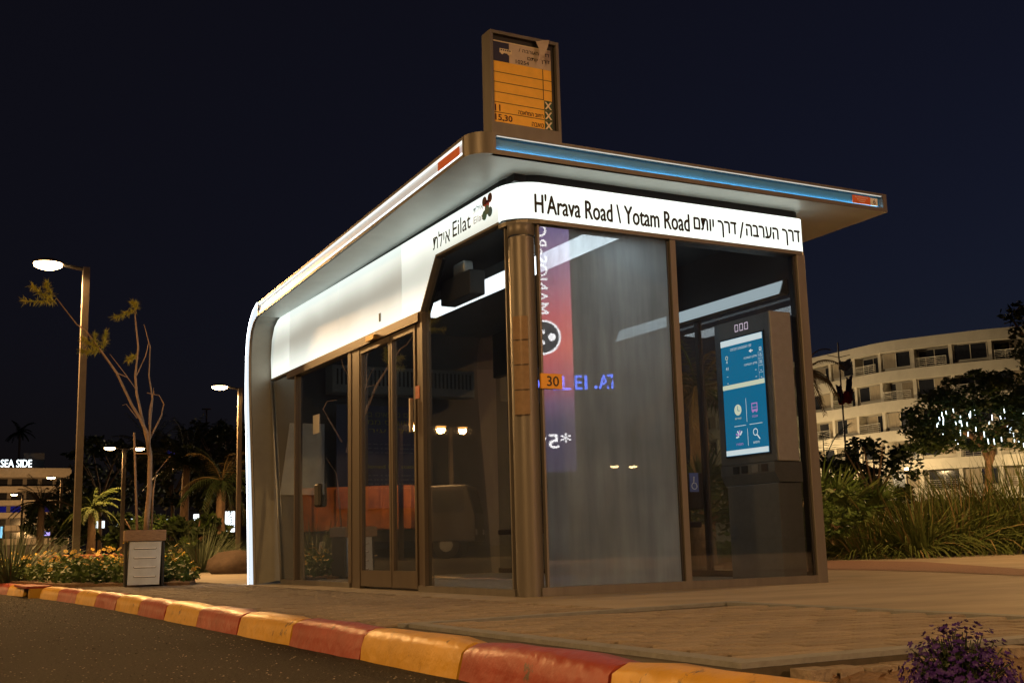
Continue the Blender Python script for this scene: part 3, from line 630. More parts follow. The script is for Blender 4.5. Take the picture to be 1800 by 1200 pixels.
ft(H('רחוב המלאכה'), .75, .755, .030, RED, .19, 'R', .02); ft(H('טאבה'), .75, .85, .030, RED, .09, 'R', .02)
ft(H('דרך הערבה /'), .865, .17, .032, BLACK_T, .235, 'R', .02); ft(H('דרך יותם'), .865, .235, .03, BLACK_T, .17, 'R', .02); ft('10254', .37, .275, .026, BLACK_T, .10, 'L', .02)
b = MB(); x, z = .075, fh*(1-.20)          # little bus pictogram
b.box(x,x+.09,.0285,.0296,z,z+.03); bo = b.build('bus_pictogram', CRM, FS)
for i in range(5): b = MB(); b.box(x+.008+i*.016,x+.018+i*.016,.0278,.0284,z+.016,z+.025); b.build('pictogram_window', NAVY, bo)
for xx in (.018,.068):
    b = MB(); b.prism([(x+xx+.011*math.cos(a), z+.011*math.sin(a)) for a in [2*math.pi*k/12 for k in range(12)]], .0270, .0282, 1); b.build('pictogram_wheel', CRM, bo)
b = MB(); q = []                           # paper peeling off, curled forward
for i in range(7):
    t = i/6; q.append([(fw*(.66+.2*s_*(1-t) - .0*t+.02*t), .028-.05*math.sin(t*2.4)-.012*s_*(1-t), fh*(.985-.26*t+.02*s_)) for s_ in (0,.35,.7,1)])
b.grid(q); b.build('peeling_paper', PAP, FS, smooth=True)
b = MB(); b.lathe([(0,.03),(.012,.02),(.016,0)], (1.35,-.1,RT), 8); b.build('roof_bolt', BR, SH)

# ------------------------------------------------------------------ street lamps
LAMPM = emat('lamp_glow', (1.0,.66,.30), 38); POLEM = mat('pole_paint', (.12,.10,.08), .5, .3, .12, 10); HEADM = mat('lamp_head_paint', (.1,.09,.08), .4, .4)
def lamp(loc, label, arms=((-1,0),), h=5.0, energy=900, w=.14, rz=0, glow=LAMPM):
    e = empty('street_lamp', loc, rz, label=label, cat='street lamp')
    b = MB(); b.box(-w/2,w/2,-w/2,w/2,0,h-.02); b.build('pole', POLEM, e)
    b = MB(); b.box(-.2,.2,-.2,.2,0,.03); b.build('base_plate', DK, e)
    for ax, ay in arms:
        b = MB(); b.tube([(0,0,h-.06),(ax*.25,ay*.25,h-.02),(ax*.36,ay*.36,h)], .03, 6); arm = b.build('arm', HEADM, e)
        c = (ax*.56, ay*.56, h)
        b = MB(); b.lathe([(0,.07),(.12,.06),(.22,.02),(.235,0),(.21,-.012)], c, 16); hd_ = b.build('lamp_head', HEADM, e, smooth=True)
        b = MB(); b.lathe([(.215,-.004),(.20,-.05),(.12,-.085),(0,-.10)], c, 16); b.build('diffuser', glow, hd_, smooth=True)
        if energy: spot('lamp_light', (c[0],c[1],h-.13), energy, size=3.08, blend=.25, rad=.15, parent=e)
    return e
def lamp_at(px, pytop, d, label, **k):
    q = at(px, pytop, d); return lamp((q.x, q.y, -.02), label, h=q.z, **k)
lamp_at(152, 466, 19, 'nearest street lamp, its bronze pole standing in the flower bed', energy=2600, w=.10)
lamp_at(422, 679, 33, 'street lamp just left of the shelter leg', energy=2200, w=.11)
lamp_at(219, 786, 49, 'double headed street lamp behind the potted tree', arms=((-1,0),(1,0)), energy=500)
lamp_at(109, 838, 69, 'distant street lamp between the near pole and the seaside building', energy=500)
lamp_at(40, 868, 90, 'farthest small street lamp in front of the seaside building', energy=400)
lamp((-11.5,-9,-.12), 'street lamp across the road behind the photographer', arms=((1,0),), h=6.5, energy=6000)
lamp((5.5,-15.5,-.02), 'street lamp on the plaza behind the photographer', arms=((-1,0),), h=6.0, energy=4800)
lamp((-12.5,8,-.12), 'street lamp on the far side of the road opposite the shelter', arms=((1,0),), h=6.5, energy=3000)
lamp((11,1.5,-.02), 'street lamp on the plaza to the right of the shelter', arms=((-1,0),), h=6.0, energy=2600)
for i, (px, py, dd) in enumerate(((704,742,42),(752,748,45),(792,750,49))):   # seen as reflections in the door glass
    q = at(px, py, dd); lamp((-q.x,q.y,-.12), ['street lamp beside the orange truck across the road', 'second street lamp past the orange truck across the road', 'third street lamp past the orange truck across the road'][i], h=q.z+.12, energy=1500, glow=emat('lamp_glow_warm', (1,.42,.10), 5))
q = at(1096,818,60); lamp((q.x,-q.y,-.02), 'double headed street lamp far behind the photographer', arms=((-1,0),(1,0)), h=q.z, energy=0)

# ------------------------------------------------------------------ tall lit billboard and truck that the glass mirrors
def mir(px, py, d): q = at(px, py, d); return Vector((q.x,-q.y,q.z))
A = mir(868,600,34); B = mir(1006,600,34); zt = mir(940,395,34).z; z0 = mir(940,830,34).z
ud = (A-B); ud.z = 0; wB = ud.length; ud.normalize(); nd = Vector((0,0,1)).cross(ud)
if nd.dot(Vector((0,0,0))-B) < 0: nd = -nd
BB = empty('billboard', (B.x,B.y,-.02), label='tall lit red and purple billboard standing behind the photographer', cat='billboard')
def bbp(name, u0,u1,za,zb_,m,off=0,parent=BB):
    b = MB(); o = ud*(u0*wB)+nd*off+Vector((0,0,za+.02)); b.obox(o, ud*((u1-u0)*wB), nd*-.05, Vector((0,0,zb_-za))); return b.build(name, m, parent)
bbp('cabinet', -.03,1.03,z0-.1,zt+.1,DK,-.06)
for u in (.15,.75): bbp('leg', u,u+.1,0,z0-.1,DK,-.08)
mB = bpy.data.materials.new('billboard_print'); mB.use_nodes = True; nn = mB.node_tree.nodes; ll = mB.node_tree.links
nn.remove(nn['Principled BSDF']); em = nn.new('ShaderNodeEmission'); em.inputs[1].default_value = 9; ll.new(em.outputs[0], nn['Material Output'].inputs[0])
tcn = nn.new('ShaderNodeTexCoord'); spn = nn.new('ShaderNodeSeparateXYZ'); ll.new(tcn.outputs['Object'], spn.inputs[0])
mrn = nn.new('ShaderNodeMapRange'); mrn.inputs[1].default_value = z0; mrn.inputs[2].default_value = zt; ll.new(spn.outputs[2], mrn.inputs[0])
rp = nn.new('ShaderNodeValToRGB'); ll.new(mrn.outputs[0], rp.inputs[0]); ll.new(rp.outputs[0], em.inputs[0])
E_ = rp.color_ramp.elements; E_[0].color = (.04,.03,.08,1); E_[1].color = (.20,.17,.40,1)
for pos, cc in ((.20,(.07,.05,.12,1)),(.27,(.2,.09,.2,1)),(.36,(.50,.10,.16,1)),(.5,(.95,.16,.13,1)),(.62,(.8,.14,.16,1)),(.8,(.45,.18,.32,1))):
    e = E_.new(pos); e.color = cc
face = bbp('print', 0,1,z0,zt,mB,.01)
BW = emat('billboard_white', (1,.98,1), 15)
def bpt(u, z): return ud*(u*wB)+nd*.012+Vector((0,0,z+.02))
zz = lambda py: mir(960,py,34).z
rdir = -ud                                   # the reader's right, seen from the front
text('lettering', 'MANOSeRO', BW, bpt(.46, zz(552)), (0,0,1), -ud, width=zz(395)-zz(552), height=wB*.17, parent=face, bold=.01, depth=.004)
def bdisc(name, u, z, r, m, off, ring=0):
    b = MB(); aa = [2*math.pi*k/32 for k in range(32)]; c_ = bpt(u,z)+nd*off
    b.grid([[c_+ud*(r*math.cos(a))+Vector((0,0,r*math.sin(a))) for a in aa],[c_+ud*((r-ring)*math.cos(a))+Vector((0,0,(r-ring)*math.sin(a))) for a in aa]], True)
    return b.build(name, m, face)
cz = zz(593); bdisc('emblem_disc', .37, cz, .50, emat('emblem_dark', (.05,.04,.09), 2), .004, .5); bdisc('emblem_ring', .37, cz, .52, BW, .008, .06)
text('lettering', 'M', BW, bpt(.50, cz-.2), (0,0,1), -ud, width=.40, height=.34, parent=face, bold=.03, depth=.012); bdisc('emblem_dot', .26, cz-.0, .11, BW, .012, .11)
text('lettering', '*599', BW, bpt(.06, zz(788)), ud if False else -rdir, (0,0,1), width=wB*.62, height=.42, parent=face, bold=.01, depth=.004)
# orange truck across the road
q = at(640,905,46); vx = Vector((q.x-CAM.x, q.y-CAM.y, 0)).normalized(); heading = math.atan2(vx.y, -vx.x) + math.pi/2 + .25
T = empty('tipper_truck', (-q.x,q.y,-.12), heading, label='orange skip truck parked across the road', cat='truck')
ORG = mat('truck_orange', (.36,.12,.03), .6, 0, .4, 1.5)
b = MB(); b.prism([(-3.6,1.15),(2.1,1.15),(2.1,2.75),(-2.9,2.75),(-3.6,2.2)], -1.2, 1.2, 1); sk = b.build('skip_body', ORG, T)
for i in range(7):
    for sgn in (-1,1):
        b = MB(); x = -3.3+i*.85; b.box(x,x+.1,sgn*1.2-(.05 if sgn < 0 else 0),sgn*1.2+(.05 if sgn > 0 else 0),1.2,2.2 if i == 0 else 2.7); b.build('rib', ORG, sk)
b = MB(); b.box(-3.5,4.4,-.5,.5,.7,1.1); b.build('chassis', BLK, T)
CABM = mat('cab_dark', (.05,.045,.045), .4)
b = MB(); b.prism([(2.4,.6),(4.5,.6),(4.5,1.6),(4.2,2.7),(2.4,2.7)], -1.15, 1.15, 1); cb = b.build('cab', CABM, T, bevel=.06)
b = MB(); b.prism([(4.505,1.65),(4.53,1.65),(4.25,2.55),(4.225,2.55)], -1.0, 1.0, 1); b.build('windscreen', BLK, cb)
for sgn in (-1,1):
    b = MB(); b.box(2.9,4.1,sgn*1.155-.005,sgn*1.155+.005,1.7,2.5); b.build('side_window', BLK, cb)
    b = MB(); b.box(4.5,4.54,sgn*.85-.15,sgn*.85+.15,.85,1.05); b.build('headlight', mat('lens', (.7,.7,.7), .2), cb)
    for x in (-2.6,-1.3,3.4):
        b = MB(); n_ = 16
        b.prism([(x+.5*math.cos(2*math.pi*k/n_), .5+.5*math.sin(2*math.pi*k/n_)) for k in range(n_)], min(sgn*.8,sgn*1.12), max(sgn*.8,sgn*1.12), 1); wh = b.build('wheel', BLK, T)
        b = MB(); b.prism([(x+.25*math.cos(2*math.pi*k/n_), .5+.25*math.sin(2*math.pi*k/n_)) for k in range(n_)], min(sgn*1.1,sgn*1.14), max(sgn*1.1,sgn*1.14), 1); b.build('rim', STEEL, wh)

# ------------------------------------------------------------------ vegetation makers
def leafmat(name, c1, c2, rough=.55):
    m = mat(name, c1, rough, 0, .2, 6, two=c2, spec=.35); return m
LF_DK = leafmat('foliage_dark', (.018,.035,.012), (.05,.075,.025)); LF_MID = leafmat('foliage_mid', (.045,.085,.018), (.10,.16,.035))
LF_GR = leafmat('grass_blade', (.055,.09,.02), (.14,.17,.045)); LF_DRY = leafmat('dry_blade', (.16,.12,.05), (.26,.20,.09)); LF_AG = leafmat('spiky_leaf', (.06,.085,.05), (.13,.16,.09))
LF_Y = leafmat('feathery_leaf', (.36,.36,.05), (.55,.48,.09)); PET = leafmat('yellow_petal', (.50,.31,.04), (.66,.46,.08)); PUR = leafmat('violet_petal', (.022,.007,.11), (.06,.016,.2))
def blade(mb, base, dir_, L, w, droop, seg=4, q=rng):
    base = Vector(base); d = Vector(dir_).normalized(); side = d.cross(Vector((0,0,1)));
    if side.length < .01: side = Vector((1,0,0))
    side.normalize(); a = q.uniform(0, 3.14); side = (side*math.cos(a*.3) + d.cross(side)*math.sin(a*.3)).normalized()
    rows = []; p = base.copy(); v = d.copy()
    for i in range(seg+1):
        t = i/seg; ww = w*(1-t)**.7*(.55+.45*min(1,t*4)) if i < seg else w*.04
        rows.append([p - side*ww/2, p + side*ww/2]); v = (v + Vector((0,0,-droop/seg))).normalized(); p = p + v*(L/seg)
    mb.grid(rows)
def tuft(name, loc, R_, Hh, n, w, droop, label, cat, m, m2=None, group=None, lean=(0,0), seed=0, spread=.9, parent=None):
    q = random.Random(seed); b = MB(); zoff = Vector((0,0,0))
    for i in range(n):
        a = q.uniform(0, 2*math.pi); r = R_*.35*math.sqrt(q.random()); el = q.uniform(.15, spread)
        b.cur = 1 if (m2 and q.random() < .15) else 0
        blade(b, (r*math.cos(a), r*math.sin(a), 0), (math.cos(a)*el+lean[0], math.sin(a)*el+lean[1], 1), Hh*q.uniform(.65,1.15)*(1+.25*el), w*q.uniform(.7,1.2), droop*q.uniform(.5,1.3)*el, 5, q)
    o = b.build(name, [m, m2] if m2 else m, parent, smooth='leaf', loc=loc)
    if parent is None: tag(o, label, cat, group)
    return o
def leaves(mb, c, R3, n, size, q, flat=.5):
    for i in range(n):
        while True:
            p = Vector((q.uniform(-1,1),q.uniform(-1,1),q.uniform(-1,1)))
            if p.length < 1: break
        p = p*(.55+.45*q.random()); P = Vector(c)+Vector((p.x*R3[0],p.y*R3[1],p.z*R3[2]))
        u = Vector((q.gauss(0,1),q.gauss(0,1),q.gauss(0,flat))).normalized(); w = u.cross(Vector((q.gauss(0,1),q.gauss(0,1),q.gauss(0,1)))).normalized(); s_ = size*q.uniform(.6,1.3)
        mb.face([P-u*s_, P+w*s_*.42, P+u*s_, P-w*s_*.42])
def crown(name, loc, R3, nclump, nleaf, size, m, parent, seed, m2=None):
    q = random.Random(seed); b = MB()
    for i in range(nclump):
        a = q.uniform(0,2*math.pi); t = q.uniform(-.8,1); r = math.sqrt(max(0,1-t*t*.8))*q.uniform(.45,1.0)
        c = (R3[0]*r*math.cos(a), R3[1]*r*math.sin(a), R3[2]*t*.85); k = q.uniform(.16,.34); b.cur = 1 if (m2 and q.random() < .35) else 0
        leaves(b, c, (R3[0]*k,R3[1]*k,R3[2]*k*.8), nleaf, size, q)
    return b.build(name, [m, m2] if m2 else m, parent, smooth='leaf', loc=loc)
def tree(loc, h, R3, label, seed, m=LF_DK, m2=None, nclump=60, nleaf=45, size=.14, name='leafy_tree', group=None, trunk_r=.14, cat='tree'):
    e = empty(name, loc, label=label, cat=cat, group=group); q = random.Random(seed); b = MB(); top = h-R3[2]
    b.tube([(0,0,0),(q.uniform(-.1,.1),q.uniform(-.1,.1),top*.5),(q.uniform(-.2,.2),q.uniform(-.2,.2),top)], [trunk_r,trunk_r*.75,trunk_r*.6], 8)
    for i in range(6):
        a = i*1.05+q.random(); b.tube([(0,0,top*.8),(R3[0]*.35*math.cos(a),R3[1]*.35*math.sin(a),top+R3[2]*.3),(R3[0]*.65*math.cos(a),R3[1]*.65*math.sin(a),top+R3[2]*.8)], [trunk_r*.5,trunk_r*.3,trunk_r*.12], 5)
    b.build('trunk', BARK, e, smooth=True); crown('crown', (0,0,h-R3[2]*.9), R3, nclump, nleaf, size, m, e, seed+1, m2); return e
def palm(loc, h, R_, label, seed, n=26, m=LF_DK, droop=1.3, lw=.05, fan=False, r=.16, m2=None, group=None):
    e = empty('palm_tree', loc, label=label, cat='palm', group=group); q = random.Random(seed); b = MB()
    b.tube([(0,0,0),(q.uniform(-.06,.06)*h*.3,q.uniform(-.05,.05)*h*.3,h*.5),(0,0,h)], [r*1.2,r,r*.9], 8); b.build('trunk', BARK, e, smooth=True)
    for i in range(n):
        b = MB(); a = i*2.4+q.uniform(-.2,.2); el = q.uniform(-.15,1.35); L = R_*q.uniform(.8,1.1); p = Vector((0,0,h)); v = Vector((math.cos(a)*math.cos(el),math.sin(a)*math.cos(el),math.sin(el)))
        if fan:
            st = p+v*L*.5; b.tube([p,st], .012, 4); sd = v.cross(Vector((0,0,1))).normalized(); up = sd.cross(v)
            for k in range(17):
                an = math.radians(-100+k*12.5); blade(b, st, v*math.cos(an)+sd*math.sin(an)+Vector((0,0,-.05)), L*.55*(.75+.25*math.cos(an)), lw, .35, 3, q)
        else:
            pts = [p.copy()]
            for k in range(7): v = (v+Vector((0,0,-droop/7))).normalized(); p = p+v*(L/7); pts.append(p.copy())
            b.tube(pts, [.03*(1-k/8.5) for k in range(8)], 4, False)
            for k in range(1,8):
                for s_ in (-1,1):
                    for t in (0,.33,.66):
                        pp = pts[k-1].lerp(pts[k], t); dv = (pts[k]-pts[k-1]).normalized(); sd = dv.cross(Vector((0,0,1))); sd = sd.normalized() if sd.length > .01 else Vector((1,0,0))
                        blade(b, pp, dv*.7+sd*s_+Vector((0,0,-.15)), L*.24*(1.1-k/10), lw, .5, 2, q)
        b.build('frond', m2 if (m2 and i % 3 == 0) else m, e, smooth='leaf')
    return e
def ground_cover(name, poly, n, hmin, hmax, leafs, flowers, label, seed, m=LF_MID):
    q = random.Random(seed); b = MB(); xs = [p_[0] for p_ in poly]; ys_ = [p_[1] for p_ in poly]
    def inside(x, y):
        c_ = False; j = len(poly)-1
        for i in range(len(poly)):
            if (poly[i][1] > y) != (poly[j][1] > y) and x < (poly[j][0]-poly[i][0])*(y-poly[i][1])/(poly[j][1]-poly[i][1])+poly[i][0]: c_ = not c_
            j = i
        return c_
    pts = []
    while len(pts) < n:
        x, y = q.uniform(min(xs),max(xs)), q.uniform(min(ys_),max(ys_))
        if inside(x, y): pts.append((x, y))
    for x, y in pts:
        hh = q.uniform(hmin, hmax)*(.8+.25*math.sin(x*5+y*3.1)); b.cur = 0; leaves(b, (x,y,hh*.5), (.13,.13,hh*.5), leafs, .035, q)
        for k in range(flowers if q.random() < .32 else 0):
            fx, fy, fz = x+q.uniform(-.12,.12), y+q.uniform(-.12,.12), hh+q.uniform(-.03,.05); b.cur = 1; tl = q.uniform(-.5,.5); ta = q.uniform(0,6.28)
            nn_ = Vector((math.cos(ta)*.7-.35, math.sin(ta)*.7-.6, 1)).normalized(); u = nn_.cross(Vector((1,0,0))).normalized(); w = nn_.cross(u); P = Vector((fx,fy,fz))
            for k2 in range(6):
                a = k2*math.pi/3+tl; d_ = u*math.cos(a)+w*math.sin(a); s_ = u*math.cos(a+1.57)+w*math.sin(a+1.57); b.face([P+d_*.006, P+d_*.026+s_*.011, P+d_*.036, P+d_*.026-s_*.011])
            b.cur = 2; b.face([P+nn_*.003+(u*math.cos(a)+w*math.sin(a))*.009 for a in [k2*math.pi/3 for k2 in range(6)]])
    o = b.build(name, [m, PET, BARK], None, smooth='leaf'); tag(o, label, 'flowers' if flowers else 'hedge', kind='stuff'); return o

# ------------------------------------------------------------------ left: bed, planter, trees
b = MB(); bed = [(-1.70+kx(y_),y_) for y_ in (26,22,18,15,12,10,8.5,7)]+[(-.75,5.9),(-.6,6.3),(2.0,18),(2.0,26)]
b.prism(bed, -.1, .03); tag(b.build('bed_soil', DIRT), kind='structure')
ground_cover('flower_bed', [(-1.62+kx(y_),y_) for y_ in (18,15,12,10,8.5,7.1)]+[(-1.4,6.5),(-.72,5.95),(-.62,6.3),(1.9,18)], 1500, .22, .42, 34, 1, 'low bed of yellow flowers beside the white planter', 5)
b = MB(); bed2 = [(2.6,15.5),(9,17.5),(12,40),(4.6,40)]; b.prism(bed2, -.1, .03); tag(b.build('bed_soil', DIRT), kind='structure')
ground_cover('flower_bed', [(2.7,15.7),(8,17.5),(9,24),(4.2,24)], 700, .2, .4, 28, 1, 'farther strip of yellow flowers beyond the lit path', 6)
pz = at(252,1028,13.1); PL = empty('planter', (pz.x,pz.y,0), math.radians(-8), label='pale slatted metal planter box with a wooden rim', cat='planter'); PL.scale = (.72,.72,1)
PWH = mat('planter_white', (.60,.65,.68), .5, 0, .1, 8); WOOD = mat('rim_wood', (.30,.19,.11), .6, 0, .35, 14, stretch=(1,8,8))
b = MB(); b.grid([[(-.235,-.22,.02),(.205,-.22,.02),(.205,.22,.02),(-.235,.22,.02)],[(-.215,-.22,.46),(.225,-.22,.46),(.225,.22,.46),(-.215,.22,.46)]], True); bx_ = b.build('box', PWH, PL)
for i in range(4):
    b = MB(); z = .10+i*.095; b.box(-.15,.15,-.224,-.219,z,z+.010); b.build('slot', mat('slot_bright', (.95,.95,.9), .3), bx_); b = MB(); b.box(-.15,.15,-.2235,-.2192,z-.006,z-.0005); b.build('slot_gap', BLK, bx_)
    for sx in (-.155,.15): b = MB(); b.box(sx,sx+.006,-.226,-.2205,z,z+.01); b.build('slot_end', BLK, bx_)
for sx in (-.275,.235): b = MB(); b.box(sx,sx+.035,-.2,.22,.0,.46); b.build('side_band', BLK, PL, bevel=.01)
b = MB(); b.box(-.29,.285,-.26,.26,.465,.575); b.build('rim', WOOD, PL, bevel=.006)
b = MB(); b.box(-.25,.245,-.22,.22,.52,.58); b.build('soil', DIRT, PL)
# sparse tree in the planter; branches laid out in depth round the trunk
TD = 13.1
def tp(px, py, dd=0): return at(px, py, TD+dd)
ST = empty('sapling_tree', (pz.x,pz.y,.56), label='nearly bare sapling with a few feathery tufts growing from the planter', cat='tree')
Bk = mat('sapling_bark', (.36,.24,.15), .8, 0, .25, 30)
def br(name, pts, r0, r1):
    b = MB(); P = [tp(*q_)-Vector(ST.location) for q_ in pts]; n_ = len(P); b.tube(P, [r0+(r1-r0)*i/(n_-1) for i in range(n_)], 6); return b.build(name, Bk, ST, smooth=True)
br('trunk', [(257,934),(259,900),(263,860),(264,800),(261,780)], .032, .022)
br('branch', [(262,800),(258,760),(246,735),(232,712),(205,655),(180,620),(150,580),(135,570),(100,525)], .022, .005)
br('branch', [(262,790,.1),(252,745,.1),(240,690,.2),(238,660,.2),(243,610,.2),(238,560,.3),(237,545,.3)], .018, .005)
br('branch', [(262,795,-.1),(264,740,-.1),(268,700,-.2),(262,660,-.3),(264,610,-.3),(253,570,-.3)], .014, .003)
br('branch', [(264,770,.2),(284,730,.3),(288,710,.4),(280,695,.4),(258,690,.4)], .010, .003)
br('branch', [(262,745,-.2),(263,720,-.2),(270,690,-.3),(270,682,-.3)], .009, .003)
br('branch', [(241,735,.1),(222,710,.1),(215,712,.1)], .006, .002); br('branch', [(240,660,.2),(256,625,.3),(262,600,.3)], .008, .003); br('branch', [(205,655),(224,663,.1),(240,685,.15)], .006, .004); br('branch', [(224,662,.1),(193,622,.2)], .005, .002)
br('stake', [(241,934,.25),(236,760,.25)], .014, .012); br('second_stem', [(266,934,.15),(270,860,.2),(275,830,.2),(300,800,.2)], .010, .003)
br('tie', [(236,797,.25),(262,797,0)], .008, .008)
def fern(pts, seed):
    q_ = random.Random(seed); b = MB()
    P = [tp(*t)-Vector(ST.location) for t in pts]; b.tube(P, .004, 4)
    for i in range(len(P)-1):
        for k in range(9):
            pp = P[i].lerp(P[i+1], k/9); dv = (P[i+1]-P[i]).normalized()
            for s_ in range(9): blade(b, pp, dv*.6+Vector((q_.gauss(0,1),q_.gauss(0,1),q_.gauss(0,1)))*.6, q_.uniform(.035,.085), .0095, .3, 2, q_)
    b.build('leaf_tuft', LF_Y, ST, smooth='leaf')
for i, f_ in enumerate((((96,528),(75,530),(36,528)),((90,524),(70,515),(55,500)),((92,520),(85,505),(82,497)),((236,545,.3),(222,550,.3),(200,558,.3)),((238,545,.3),(240,535,.3),(233,532,.3)),((176,615),(158,602),(143,595)),((178,612),(186,600),(186,582)),((172,612),(165,600),(168,588)),((175,618),(155,618),(142,615)),((240,625,.2),(232,628,.2),(226,632,.2)))): fern(f_, i)
for i, (px, py, d_, Hh, lb) in enumerate(((18,960,17,.75,'large spiky grey green tuft at the left edge of the flower bed'),(352,962,21,.75,'round spiky tuft beyond the path, left of the shelter'),(400,968,25,.5,'small spiky tuft behind the round one near the lamp pole'))):
    q = at(px, 1000, d_); tuft('spiky_tuft', (q.x,q.y,0), .5, Hh, 260, .02, .35, lb, 'plant', LF_AG, None, 'spiky tufts in the left beds', seed=20+i, spread=1.5)
q = at(416,1000,19); b = MB(); q_ = random.Random(4)
rows = [[(r_*math.cos(a)*(1+q_.uniform(-.2,.2)), r_*math.sin(a)*(1+q_.uniform(-.2,.2)), z) for a in [2*math.pi*k/11 for k in range(11)]] for r_, z in ((.34,-.03),(.40,.08),(.37,.22),(.24,.33),(.02,.36))]
b.grid(rows, True); tag(b.build('boulder', mat('red_rock', (.085,.058,.042), .9, 0, .3, 6, bump=.6, bscale=12), loc=(q.x,q.y,0), smooth=True), 'brown boulder at the path edge just left of the shelter leg', 'rock')
q = at(150,975,21); b = MB(); b.box(-1.0,1.0,-.2,.2,0,.35); tag(b.build('brick_planter_wall', mat('red_clay', (.25,.09,.05), .8, 0, .3, 10), loc=(q.x,q.y,0), bevel=.02), 'low red clay block wall behind the flower bed', 'wall')
# background planting, left
def gp(px, d): q = at(px, 960, d); return (q.x, q.y, -.02)
palm(gp(325,46), 3.6, 2.3, 'large dark date palm behind the sapling, left of the tallest dark mass', 31, 34, LF_DK)
palm(gp(388,40), 2.6, 1.9, 'shaggy palm with dry brown fronds next to the second lamp pole', 32, 30, LF_DK, 1.9, m2=LF_DRY)
palm(gp(160,50), 2.2, 1.4, 'small pale palm right of the near lamp pole', 33, 22, LF_GR, 1.6)
palm(gp(70,60), 2.8, 1.7, 'dark palm below the seaside building sign', 34, 26, LF_DK, m2=LF_DRY)
palm(gp(26,335), 33, 5, 'tall thin palm silhouette above the seaside building', 35, 18, LF_DK, r=.3, lw=.3)
palm(gp(262,60), 5.0, 2.4, 'dark palm behind the double headed lamp', 36, 28, LF_DK)
for i, (px, d_, h, R3, lb) in enumerate(((175,75,7.2,(3.0,3.0,2.6),'dark bushy tree right of the near lamp pole'),(215,85,8.0,(3,3,2.8),'dark tree behind the double headed lamp'),(300,70,6.8,(2.6,2.6,2.6),'dark tree behind the date palm'),(355,66,7.2,(2.5,2.5,2.7),'dark tree between date palm and second lamp'),(400,62,6.6,(2.2,2.2,2.6),'dark tree right behind the second lamp pole'),(95,80,4.2,(2.0,2.0,1.7),'dark shrub like tree left of the near lamp pole'),(130,64,2.6,(1.3,1.3,1.0),'low bush at the foot of the near lamp pole'),(345,40,1.5,(1.2,1.2,.7),'low dark bush beyond the far flower strip'),(240,52,2.0,(1.4,1.4,.9),'low dark bush right behind the planter'))):
    tree(gp(px,d_), h, R3, lb, 40+i*3, LF_DK, LF_MID if i > 4 else None, 46, 36, .2, 'background_tree', 'dark trees behind the flower bed')
# lit shop fronts seen through the planting
def shop(px0, px1, py0, py1, d_, label, es, col=(.85,.95,1)):
    a, b_ = at(px0,py1,d_), at(px1,py0,d_); u = Vector((b_.x-a.x,b_.y-a.y,0)); e = empty('lit_sign', (a.x,a.y,0), math.atan2(u.y,u.x), label=label, cat='sign')
    L_ = u.length; m = MB(); m.box(0,L_,-.02,0,a.z,b_.z); m.build('light_face', emat('shop_%d' % int(px0), col, es), e)
    m = MB(); m.box(-.06,L_+.06,.003,.18,a.z-.06,b_.z+.06); m.build('cabinet', DK, e)
    for x in (L_*.2,L_*.8): m = MB(); m.box(x-.04,x+.04,.05,.12,0,a.z-.06); m.build('post', DK, e)
shop(384,413,898,935,58,'bright white lit panel just left of the shelter leg',2.2)
shop(226,256,910,923,80,'white lit shop sign right behind the sapling trunk',2.0); shop(160,184,915,928,78,'white lit sign right of the near lamp pole',1.8); shop(290,316,911,919,82,'string of white shop lights between the palms',1.5)
shop(340,352,903,915,84,'small round looking white lamp panel left of the white panel',2.2); shop(204,211,910,924,84,'narrow white light strip behind the lamp pole',1.6); shop(74,88,933,941,86,'violet lit shop sign under the seaside building',1.2,(.5,.4,1)); shop(0,5,925,945,60,'cyan lit sign cut by the left edge of the picture',1.2,(.3,.75,1)); shop(291,308,783,797,120,'deep blue light on the dark roofline',.8,(.05,.08,1))
# -------------------------------------------------- buildings
def frame2(px0, px1, d0, d1):
    a, b_ = at(px0,960,d0), at(px1,960,d1); u = Vector((b_.x-a.x,b_.y-a.y,0)); return a, u.length, math.atan2(u.y,u.x)
a, L_, rzz = frame2(-70,118,300,300); SB = empty('seaside_building', (a.x,a.y,0), rzz, label='white banded building with a lit rooftop name at far left', cat='building')
WP = mat('facade_white', (.55,.50,.45), .8, 0, .12, 2); WD = mat('window_dark', (.02,.022,.03), .15, 0, .2, 3)
kz = at(50,823,300).z/22.8
m = MB(); m.box(0,L_,0,12,0,22.5*kz); m.build('wall', mat('facade_shade', (.2,.18,.17), .8), SB)
for z0_, z1_ in ((20.5,22.8),(16.6,18.2),(13.4,14.7),(10.2,11.6),(7.0,8.4),(3.5,5)): m = MB(); m.box(-.3,L_+.3,-1.2,-.01,z0_*kz,z1_*kz); m.build('floor_band', WP, SB)
for z0_ in (18.2,14.7,11.6,8.4,5.0):
    for i in range(7):
        m = MB(); x = i*L_/7+.4; m.box(x,x+L_/7-.9,-.08,-.02,(z0_+.1)*kz,(z0_+(1.9 if z0_ > 14 else 1.6))*kz); m.build('window', emat('blue_room', (.02,.02,.25), .35) if (z0_ == 11.6 and i in (2,3,5)) else WD, SB)
m = MB(); m.box(L_*.55,L_*.75,3,9,22.5*kz,27*kz); m.build('roof_house', mat('dark_plant_room', (.05,.05,.06), .8), SB)
ta = at(1,824,299); tb = at(56,811,299); Rzi = Matrix.Rotation(-rzz,3,'Z'); la = Rzi @ (ta-Vector((a.x,a.y,0))); lb_ = Rzi @ (tb-Vector((a.x,a.y,0)))
text('lettering', 'SEA SIDE', emat('sign_white_far', (.85,.97,1), 2.5), (la.x,-1.5,23.0*kz), (1,0,0), (0,0,1), width=lb_.x-la.x, height=1.75, parent=SB, bold=.02)
